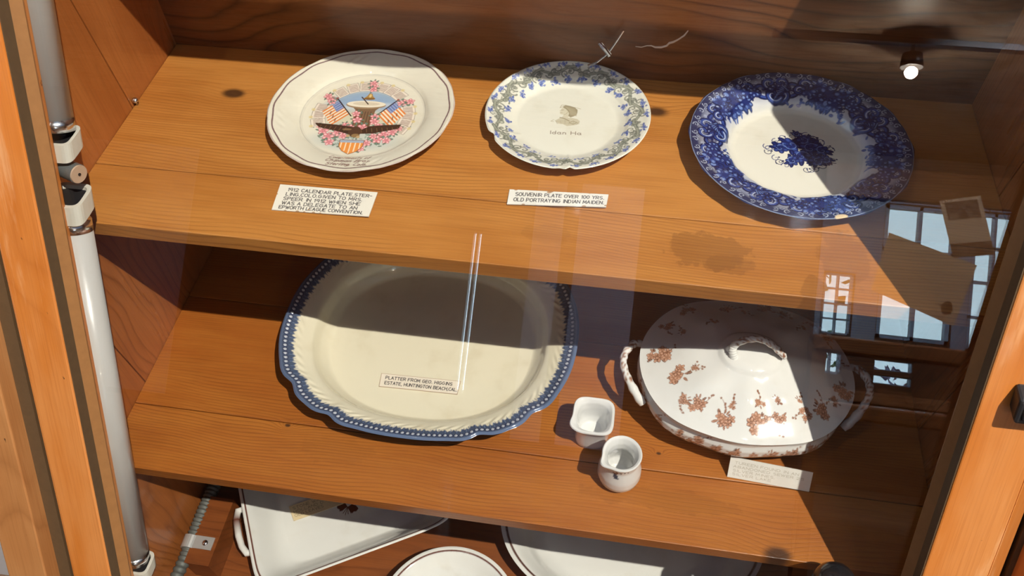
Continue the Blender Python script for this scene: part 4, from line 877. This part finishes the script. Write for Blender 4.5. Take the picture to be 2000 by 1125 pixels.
def tureen():
    c = (0.8910, 0.0615, -H); tu = thing('covered_tureen', 'white covered tureen with brown floral sprays and loop handles', 'tureen', c); rg = random.Random(9)
    base = superell(.147, .1185, 2.22)
    lobes = lambda t: 1+.006*np.cos(t*8+.4)
    outl = lambda t: base(t)*lobes(t)
    WB = (0.80, 0.79, 0.755); cv = Canvas(-.16, -.13, .16, .13, .0003, WB)
    for x, y, s, n in ((.780, .115, .010, 3), (.809, .147, .011, 4), (.768, .060, .014, 7), (.800, .100, .006, 2), (.798, .027, .013, 6), (.818, .036, .006, 2), (.806, -.008, .009, 4), (.824, -.013, .011, 5), (.858, -.030, .012, 6), (.868, -.012, .006, 2), (.906, -.030, .014, 8), (.903, -.006, .007, 3), (.932, -.022, .010, 4), (.925, .002, .005, 2), (.965, -.010, .009, 4), (.956, .006, .005, 2), (.988, .004, .012, 6), (1.008, .020, .007, 3), (.917, .169, .011, 5), (.949, .158, .009, 4), (.865, .158, .010, 4), (1.009, .128, .010, 5), (1.021, .040, .012, 6), (1.015, .085, .010, 4), (.992, .150, .009, 4), (.842, .118, .006, 2), (.890, .150, .006, 2), (.970, .135, .006, 2)):
        brown_cluster(cv, x-c[0], y-c[1], s, rg, n)
    zr = .079
    top = [(0, zr+.046), (.16, zr+.045), (.26, zr+.041), (.31, zr+.036), (.55, zr+.025), (.80, zr+.010), (.95, zr+.002), (1, zr)]
    und = [(0, zr+.042), (.3, zr+.032), (.80, zr+.006), (.93, zr-.002), (1, zr)]
    lobec = lambda t, a: .0016*np.cos(a*8+.4)*np.clip((t-.30)/.3, 0, 1)*(1-t)*2
    V, F, C = dish_mesh(c, outl, top, und, cv, 640, 200, WB, relief=lobec)
    lid = mesh('lid', V, F, M_CERAMIC, tu, None, True, cols=C)
    # loop handle on the lid (runs left-right, twig shaped)
    def loop(name, P, rr_, parent, paint, seg=14, label=None):
        pts = []; n = 44
        for i in range(n):
            u = i/(n-1)*(len(P)-1); j = min(int(u), len(P)-2); f = u-j
            p0, p1, p2, p3 = [Vector(P[max(0, min(len(P)-1, j+d))]) for d in (-1, 0, 1, 2)]
            pts.append(0.5*((2*p1)+(-p0+p2)*f+(2*p0-5*p1+4*p2-p3)*f*f+(-p0+3*p1-3*p2+p3)*f**3))
        rs = [np.interp(i/(n-1), np.linspace(0, 1, len(rr_)), rr_)*(1+.10*math.sin(i*1.3)) for i in range(n)]
        b = MB(); b.tube(pts, rs, seg)
        co = np.empty((len(b.v), 3), np.float32); co[:] = WB; rg2 = random.Random(4)
        for i in range(n):
            if paint[0] < i/(n-1) < paint[1]:
                for q in range(seg):
                    if rg2.random() < .45: co[i*seg+q] = (0.26, 0.11, 0.06) if rg2.random() < .6 else (0.52, 0.33, 0.24)
        return mesh(name, b.v, b.f, M_CERAMIC, parent, None, True, cols=co)
    hz = -H+zr
    loop('lid_handle', [(.858, .068, hz+.036), (.862, .060, hz+.045), (.868, .0585, hz+.062), (.880, .061, hz+.070), (.896, .062, hz+.072), (.912, .060, hz+.066), (.926, .057, hz+.055), (.934, .054, hz+.047)], [.0045, .0055, .005, .0048, .0045, .0046, .005, .0035], lid, (.3, .97))
    loop('lid_handle_root', [(.866, .063, hz+.058), (.864, .054, hz+.050), (.868, .048, hz+.040)], [.0045, .0055, .006], lid, (2, 3))
    # bowl
    cb = Canvas(-.16, -.135, .16, .135, .0004, WB)
    rg = random.Random(14)
    for i in range(30):
        a = -math.pi+i*2*math.pi/30; s = rg.uniform(.008, .012); r = float(base(np.array([a]))[0])*(1.0 if i % 2 else .985)
        brown_cluster(cb, r*math.cos(a), r*math.sin(a), s, rg, 4)
    nseg = 420; prof = [(.60, 0), (.62, .004), (.64, .008), (.78, .014), (.90, .022), (.965, .034), (1.00, .045), (.995, .055), (.965, .064), (.965, .070), (.985, .0765), (.965, .078), (.93, .074), (.93, .060), (.85, .03), (.6, .012), (0.0, .010)]
    # refine profile
    pp = []; 
    for i in range(len(prof)-1):
        for q in range(5): f = q/5; pp.append((prof[i][0]*(1-f)+prof[i+1][0]*f, prof[i][1]*(1-f)+prof[i+1][1]*f))
    pp.append(prof[-1]); th = np.linspace(0, 2*math.pi, nseg, endpoint=False); R = base(th)
    Vs, Cs = [], []
    for r, z in pp:
        rr_ = R*r*(1+.016*np.cos(th*8+.4)*np.clip(r-.6, 0, .4)/.4); x, y = rr_*np.cos(th), rr_*np.sin(th)
        Vs.append(np.stack([x+c[0], y+c[1], np.full(nseg, z+c[2])], -1))
        outer = len(Vs) <= 50
        # decorate the shoulder: unwrap height to radius of the pattern ring
        f = 1.0+(z-.050)*9.0*0.12/.12*.12/0.12*0.0+(z-.048)*7.5
        Cs.append(cb.sample(R*f*np.cos(th), R*f*np.sin(th)) if outer and z > .018 else np.tile(np.array(WB), (nseg, 1)))
    n = len(pp); i = np.arange(n-1)[:, None]*nseg; kk = np.arange(nseg)[None, :]; k2 = (kk+1) % nseg
    F = np.stack([i+kk, i+k2, i+nseg+k2, i+nseg+kk], -1).reshape(-1, 4).tolist(); F.append(list(range(nseg))[::-1])
    mesh('bowl', np.concatenate(Vs), F, M_CERAMIC, tu, None, True, cols=np.concatenate(Cs))
    for s_ in (1, -1):
        P = [(.752, .092, -.268), (.742, .090, -.258), (.731, .083, -.254), (.722, .066, -.254), (.722, .048, -.256), (.730, .030, -.262), (.742, .014, -.270), (.754, .004, -.282)]
        if s_ < 0: P = [(2*c[0]-x, y, z) for x, y, z in P]
        loop('side_handle', P, [.0045, .005, .006, .0055, .0052, .0055, .0065, .006], tu, (.2, .75))
tureen()

# ---- 6: two small creamers ---------------------------------------------------------
def creamers():
    WH = (0.78, 0.77, 0.74)
    def pot(name, c, sq, prof, spouts, label, paint=None):
        nseg = 96; th = np.linspace(0, 2*math.pi, nseg, endpoint=False); Vs = []; Cs = []
        pp = []
        for i in range(len(prof)-1):
            for q in range(4): f = q/4; pp.append([prof[i][j]*(1-f)+prof[i+1][j]*f for j in range(4)])
        pp.append(list(prof[-1]))
        for r, z, ksq, ksp in pp:       # radius, height, squareness, spout share
            sqr = (np.abs(np.cos(th-sq))**4+np.abs(np.sin(th-sq))**4)**(-.25); m = 1+ksq*(sqr-1)
            sp = sum(am*np.exp(-(((th-a+math.pi) % (2*math.pi)-math.pi)/w)**2) for a, am, w in spouts); m = m+ksp*sp
            Vs.append(np.stack([c[0]+r*m*np.cos(th), c[1]+r*m*np.sin(th), np.full(nseg, c[2]+z)+ksp*sp*.006], -1)); col = np.tile(np.array(WH), (nseg, 1)).astype(np.float32)
            if paint is not None: paint(col, th, z, len(Vs))
            Cs.append(col)
        n = len(pp); i = np.arange(n-1)[:, None]*nseg; kk = np.arange(nseg)[None, :]; k2 = (kk+1) % nseg
        F = np.stack([i+kk, i+k2, i+nseg+k2, i+nseg+kk], -1).reshape(-1, 4).tolist(); F.append(list(range(nseg))[::-1]); F.append([(n-1)*nseg+q for q in range(nseg)])
        o = mesh(name, np.concatenate(Vs), F, M_CERAMIC, None, c, True, cols=np.concatenate(Cs)); tag(o, label, 'creamer')
    pot('creamer', (.687, -.0305, -H), math.radians(0), [(.0225, 0, .3, 0), (.0245, .003, .4, 0), (.0252, .03, .5, 0), (.0262, .044, .7, .3), (.0285, .051, .9, .8), (.0292, .0545, 1, 1), (.0282, .0565, 1, 1), (.0255, .056, 1, .9), (.0225, .051, .6, .4), (.0205, .040, .2, .1), (.0195, .020, .1, 0), (.016, .010, 0, 0), (.004, .008, 0, 0)],
        [(math.radians(-152), .12, .25)], 'small white square-mouthed creamer, the rear one of the pair')
    def mark(col, th, z, n):
        if .042 < z < .066 and n < 40:
            a = np.degrees(th)-270
            m = (np.abs(a-6) < 22) & (np.abs(z-.0585-.0008*np.sin(a)) < .0022) & (np.sin(a*2.2) > -.3); col[m] = (.04, .055, .08)
            m = (np.abs(a+14-((z-.05)*-600)) < 7) & (z < .057); col[m] = (.04, .055, .09)
    pot('creamer', (.7300, -.0895, -H), 0, [(.022, 0, 0, 0), (.0255, .003, 0, 0), (.0288, .010, 0, 0), (.0300, .018, 0, 0), (.0292, .030, 0, 0), (.0262, .042, 0, 0), (.0236, .052, 0, .2), (.0240, .060, 0, .6), (.0262, .0655, 0, 1), (.0268, .069, 0, 1), (.0255, .071, 0, 1), (.0225, .069, 0, .9), (.0185, .060, 0, .4), (.0170, .050, 0, .1), (.020, .035, 0, 0), (.021, .02, 0, 0), (.014, .010, 0, 0), (.003, .008, 0, 0)],
        [(math.radians(-142), .26, .30)], 'small white round creamer with blue mark below the lip, nearest the shelf edge', mark)
creamers()

# ---- 7: dishes on the bottom -----------------------------------------------------------
def lower_dishes():
    WB = (0.80, 0.79, 0.74); BR = (0.13, 0.035, 0.02)
    # rectangular tray, turned; u along long side, v along short side
    zt = -0.620; ang = math.atan2(.154, .270); a, b_ = .175, .132
    c0 = Vector((.172, -.240, 0)); u = Vector((math.cos(ang), math.sin(ang), 0)); v = Vector((-math.sin(ang), math.cos(ang), 0))
    ctr = c0+u*a*.985+v*b_*.985; C3 = (ctr.x, ctr.y, ZB+.001)
    outl = superell(a, b_, 9.0)
    o2 = lambda t: outl(t)*(1-.035*np.cos(2*t)**2*np.cos(4*t)*0-.0)
    cv = Canvas(-.19, -.15, .19, .15, .0004, WB)
    tt = np.linspace(0, 2*math.pi, 600); r = o2(tt)*.962
    cv.stroke(np.stack([r*np.cos(tt), r*np.sin(tt)], -1), 0.0026, BR)
    zz = zt-(ZB+.001)
    hgt = [(0, .022), (.66, .022), (.74, .028), (.93, zz-.006), (.985, zz), (1, zz-.002)]
    und = [(0, .004), (.6, .004), (.62, 0), (.68, 0), (.72, .008), (.93, zz-.014), (1, zz-.002)]
    # clover leaf mark in the floor of the tray
    wp = Vector((.2635, -.0585, 0))-ctr; lx, ly = wp.dot(u), wp.dot(v); sc_ = .0012
    for s_ in (-1, 1):
        pts = []
        for x, y in ((0, 0), (5, 5), (12, 4), (17, 0), (15, -5), (11, -6), (10, -9), (6, -7), (3, -3)): pts.append((lx+(s_*x*math.cos(-ang)-y*math.sin(-ang))*sc_, ly+(s_*x*math.sin(-ang)+y*math.cos(-ang))*sc_))
        cv.poly(pts, BR)
    for x1, y1 in ((0, -13), (4, -11), (-4, -11), (8, -9)):
        cv.stroke([(lx, ly), (lx+(x1*math.cos(-ang)-y1*math.sin(-ang))*sc_, ly+(x1*math.sin(-ang)+y1*math.cos(-ang))*sc_)], .0012, (0.16, .05, .03))
    t = thing('serving_tray', 'white rectangular stoneware dish with brown rim line, bottom left', 'serving dish', C3)
    V, F, C = dish_mesh(C3, o2, hgt, und, cv, 640, 150, WB, rot=ang)
    mesh('dish_body', V, F, M_CERAMIC, t, None, True, cols=C)
    # bamboo shaped handle on the left short side
    hb = MB(); hc = ctr-u*a+v*(-.012)
    P = [hc+v*.045+u*.004, hc+v*.043-u*.010, hc+v*.028-u*.016, hc-v*.002-u*.017, hc-v*.024-u*.014, hc-v*.038-u*.008, hc-v*.040+u*.006]
    zs = [.050, .054, .052, .050, .052, .052, .048]
    pts = [(q.x, q.y, ZB+z) for q, z in zip(P, zs)]
    cols = []
    hb.tube(pts, [.005, .0062, .0056, .0060, .0056, .0062, .005], 14); col = np.empty((len(hb.v), 3), np.float32); col[:] = WB; col[14*2:14*3] = BR
    mesh('handle', hb.v, hb.f, M_CERAMIC, t, None, True, cols=col)
    # round plate in the middle
    cx, cy, R = .487, -.228, .117
    cvp = Canvas(-.125, -.125, .125, .125, .0004, WB); th = np.linspace(0, 2*math.pi, 300); cvp.stroke(np.stack([.935*R*np.cos(th), .935*R*np.sin(th)], -1), 0.0027, BR)
    c = (cx, cy, ZB); zz = .052
    put = dish_mesh(c, lambda q: np.full_like(q, R), [(0, .030), (.55, .030), (.70, .034), (.97, zz), (1, zz-.001)], [(0, .002), (.5, .002), (.55, 0), (.62, .0), (.75, .02), (1, zz-.001)], cvp, 360, 90, WB)
    tag(put_dish('round_plate', M_CERAMIC, put, c), 'round white plate with brown rim line at the bottom centre', 'plate')
    # oval platter bottom right
    a, b_ = .228, .158; c = (.772, -.0265, ZB); zz = .052
    o3 = superell(a, b_, 2.1); cvp = Canvas(-.25, -.17, .25, .17, .0005, WB); r = o3(th)*.958; cvp.stroke(np.stack([r*np.cos(th), r*np.sin(th)], -1), .0030, (0.09, .03, .02))
    put = dish_mesh(c, o3, [(0, .010), (.66, .010), (.76, .016), (.84, .034), (.97, zz), (1, zz-.0015)], [(0, .002), (.6, .002), (.63, 0), (.68, 0), (.82, .026), (1, zz-.0015)], cvp, 420, 110, WB, rot=math.radians(3))
    tag(put_dish('oval_platter', M_CERAMIC, put, c), 'large white oval platter with dark rim line at the bottom right', 'platter')
    return ctr
lower_dishes()

# ================================================================== handwritten cards
def card(name, P, size, lines, label, paper=(0.84, 0.79, 0.68), ink=(0.03, 0.025, 0.03), thick=.0011, lw=.00105, nick=None, ragged=0.0, res=.00028, al=.95, extra=None):
    """P: world corners top-left, top-right, bottom-right, bottom-left; size (w, h) in metres"""
    w, h = size; cv = Canvas(0, 0, w, h, res, paper)
    rg = np.random.RandomState(len(lines[0][0]))
    for k in range(14): cv.disc(rg.uniform(0, w), rg.uniform(0, h), rg.uniform(.003, .01), tuple(q*.93 for q in paper), .5, None, 0, .006)
    th = .0007
    for a, b in (((0, 0), (w, 0)), ((w, 0), (w, h)), ((w, h), (0, h)), ((0, h), (0, 0))): cv.stroke([a, b], th, (0.45, 0.34, 0.22), .35)
    for s_, x, y, hh, ww in lines: text(cv, s_, x, y, hh, lw, ink, width=ww, al=al, jit=.18)
    if nick:
        for x, y, r in nick: cv.disc(x, y, r, (0.40, 0.22, 0.09), .9, r*.7)
    if extra: extra(cv)
    nx, ny = int(w/.0003), int(h/.0003); s_, t_ = np.meshgrid(np.linspace(0, 1, nx), np.linspace(0, 1, ny))
    TL, TR, BR_, BL = [np.array(p) for p in P]
    xx, yy = s_*w, t_*h
    rag = ragged*np.sin(s_*37)*np.sin(s_*91+1)*(t_*1.0)
    B = (BL+(BR_-BL)*s_[..., None])*(1-t_[..., None])+(TL+(TR-TL)*s_[..., None])*t_[..., None]
    nrm = np.cross(BR_-BL, TL-BL); nrm = nrm/np.linalg.norm(nrm)
    B = B+(rag)[..., None]*(TL-BL)/h*0
    up = B+nrm*thick; V = np.concatenate([up.reshape(-1, 3), B.reshape(-1, 3)]); n = nx*ny
    C = np.empty((2*n, 3), np.float32); C[:n] = cv.sample(xx.ravel(), yy.ravel()); C[n:] = tuple(q*.8 for q in paper)
    j, i = np.meshgrid(np.arange(ny-1), np.arange(nx-1), indexing='ij'); q = (j*nx+i).ravel()
    F = np.stack([q, q+1, q+nx+1, q+nx], -1).tolist()
    bd = [i for i in range(nx)]+[k*nx+nx-1 for k in range(1, ny)]+[(ny-1)*nx+i for i in range(nx-2, -1, -1)]+[k*nx for k in range(ny-2, 0, -1)]
    m = len(bd); F += [[bd[(k+1) % m], bd[k], bd[k]+n, bd[(k+1) % m]+n] for k in range(m)]; F.append([b_+n for b_ in bd][::-1])
    o = mesh(name, V, F, M_PAPER, None, tuple((BL+BR_)/2), False, cols=C); tag(o, label, 'card'); return o
z = .0003
card('label_card', [(.2600, .0935, z), (.3885, .0950, z+.0008), (.3890, .0515, z+.0025), (.2640, .0490, z)], (.1270, .0440),
     [('1912 CALENDAR PLATE,STER-', .0125, .0335, .0052, .109), ('LING,COLO.GIVEN TO MRS.', .0118, .0258, .0052, .099), ('SPEER IN 1912 WHEN SHE', .0105, .0180, .0052, .100), ('WAS A DELEGATE TO AN', .0105, .0104, .0052, .098), ('EPWORTH LEAGUE CONVENTION.', .0085, .0032, .0050, .109)],
     'cream handwritten five-line card below the calendar plate', nick=[(.018, 0, .0018), (.034, 0, .0024), (.043, 0, .0016), (.055, 0, .0022), (.064, 0, .0014), (.0, .027, .0014), (.0475, .0045, .0012)])
card('label_card', [(.5525, .1225, z), (.6765, .1285, z+.001), (.6752, .1050, z+.0026), (.5535, .0955, z+.0012)], (.1235, .0255),
     [('SOUVENIR PLATE OVER 100 YRS.', .0085, .0150, .0058, .110), ('OLD PORTRAYING INDIAN MAIDEN.', .0075, .0055, .0058, .112)],
     'cream handwritten two-line card below the souvenir plate', paper=(0.86, 0.83, 0.75), nick=[(.008, .0255, .0022), (.050, .0240, .0030), (.052, .0255, .003), (.1, .0255, .0010), (.0205, 0, .0022), (.096, 0, .0026), (.1225, .003, .0018)])
card('label_card', [(.3610, .0235, -.3202), (.4840, .0265, -.3202), (.4830, .0030, -.3200), (.3630, -.0000, -.3200)], (.1230, .0235),
     [('PLATTER FROM GEO. HIGGINS', .0080, .0142, .0050, .103), ('ESTATE, HUNTINGTON BEACH,CAL.', .0080, .0052, .0050, .113)],
     'small tan-edged handwritten card lying in the big oval platter', paper=(0.82, 0.73, 0.60), extra=lambda cv: [cv.stroke([(0, 0), (.123, 0)], .0016, (.42, .27, .16), .8), cv.stroke([(0, .0235), (.123, .0235)], .0014, (.42, .27, .16), .8), cv.stroke([(0, 0), (0, .0235)], .0012, (.42, .27, .16), .8), cv.stroke([(.123, 0), (.123, .0235)], .0016, (.42, .27, .16), .8)])
card('label_card', [(.8790, -.0520, -.2975), (.9880, -.0605, -.2975), (.9890, -.0750, -H+.0004), (.8790, -.0685, -H+.0004)], (.1100, .0330),
     [('TUREEN FOUND IN AN', .0070, .0232, .0040, .085), ('ABANDONED SEWER 25', .0060, .0170, .0038, .094), ('SILVER MINES,', .0060, .0108, .0038, .056), ('SILVER LAKE', .0060, .0048, .0038, .052)],
     'white faintly lettered card leaning on the shelf in front of the tureen', paper=(0.84, 0.83, 0.76), ink=(0.36, 0.32, 0.22), lw=.0006, al=.7)
card('label_card', [(.1575, -.0748, -.6655), (.2377, -.0298, -.6655), (.2555, -.0543, -.6655), (.1753, -.0994, -.6655)], (.0920, .0302),
     [('STONE WARE D', .0060, .0215, .0050, .070), ('HOLLAND D.', .0055, .0140, .0050, .056), ('OLD LEAVES', .0050, .0066, .0050, .052)],
     'tan handwritten card lying in the rectangular stoneware dish', paper=(0.80, 0.64, 0.38), ink=(0.10, 0.07, 0.05), lw=.0006, al=.85)

# ================================================================== display behind the viewer, seen only as a reflection
def reflected_display():
    Y = -1.60
    t = thing('letter_display', 'clear standing panel with wooden base holding old letters, in reflection', 'display stand', (1.62, Y, ZF))
    b = MB(); b.box((1.28, Y-.012, 0.10), (1.95, Y-.006, 0.66)); b.build('clear_panel', M_PANE, t)
    b = MB(); b.box((1.28, Y-.03, 0.055), (1.95, Y+.03, 0.10)); b.build('base_rail', M_BEAM, t, bevel=.006)
    b = MB(); b.box((1.28, Y-.03, -0.13), (1.95, Y+.03, -0.085)); b.build('lower_rail', M_BEAM, t, bevel=.006)
    for x in (1.28, 1.91):
        b = MB(); b.box((x, Y-.025, ZF), (x+.04, Y+.025, 0.055)); b.build('leg', M_BEAM, t)
    def sheet(name, Q, label, cat, draw, paper):
        w = math.dist(Q[0], Q[1]); h = math.dist(Q[1], Q[2]); cv = Canvas(0, 0, w, h, .0012, paper); draw(cv, w, h)
        nx, ny = int(w/.0018), int(h/.0018); s_, t_ = np.meshgrid(np.linspace(0, 1, nx), np.linspace(0, 1, ny)); TL, TR, BR_, BL = [np.array((x, Y-.0045, z)) for x, z in Q]
        B = (BL+(BR_-BL)*s_[..., None])*(1-t_[..., None])+(TL+(TR-TL)*s_[..., None])*t_[..., None]; n = nx*ny
        V = np.concatenate([(B+np.array((0, .0006, 0))).reshape(-1, 3), (B-np.array((0, .0006, 0))).reshape(-1, 3)])
        c1 = cv.sample(s_.ravel()*w, t_.ravel()*h); C = np.concatenate([c1, np.tile(np.array(paper), (n, 1))])
        j, i = np.meshgrid(np.arange(ny-1), np.arange(nx-1), indexing='ij'); q = (j*nx+i).ravel(); F = np.stack([q, q+nx, q+nx+1, q+1], -1)
        F = np.concatenate([F, F[:, ::-1]+n]).tolist()
        o = mesh(name, V, F, M_PAPER, None, tuple((BL+BR_)/2), False, cols=C.astype(np.float32)); tag(o, label, cat)
    def env(cv, w, h):
        rg = random.Random(2)
        cv.disc(w*.86, h*.22, .016, (.10, .06, .045), 1, .020)
        for k in range(26): x, y = rg.uniform(.05, .75)*w, rg.uniform(.08, .92)*h; cv.stroke([(x, y), (x+rg.uniform(.01, .045), y+rg.uniform(-.002, .002))], .0016, (.16, .11, .08), .7)
        cv.stroke([(w*.45, h*.95), (w*.45, h*.5), (w*.62, h*.5), (w*.62, h*.95)], .001, (.2, .14, .1), .6)
    def post(cv, w, h):
        cv.poly([(w*.1, h*.64), (w*.9, h*.64), (w*.9, h*.95), (w*.1, h*.95)], (.10, .07, .06)); cv.poly([(w*.0, 0), (w, 0), (w, h*.24), (0, h*.24)], (.12, .07, .05))
        rg = random.Random(3)
        for k in range(60): cv.disc(rg.uniform(.1, .9)*w, rg.uniform(.65, .94)*h, rg.uniform(.002, .006), (.3, .24, .2), .5); cv.disc(rg.uniform(0, 1)*w, rg.uniform(.0, .22)*h, rg.uniform(.002, .006), (.32, .22, .17), .5)
        for k in range(9): cv.stroke([(w*.15, h*(.30+.034*k)), (w*.85, h*(.30+.034*k))], .0010, (.3, .24, .18), .5)
    sheet('old_envelope', [(1.470, .415), (1.715, .345), (1.665, .165), (1.435, .245)][:4], 'tan postmarked envelope slanting across the bright window reflection', 'envelope', env, (0.62, 0.47, 0.34))
    sheet('old_postcard', [(1.600, .520), (1.710, .545), (1.760, .380), (1.650, .360)], 'small two-picture postcard reflected above the tan envelope', 'postcard', post, (0.66, 0.52, 0.40))
reflected_display()
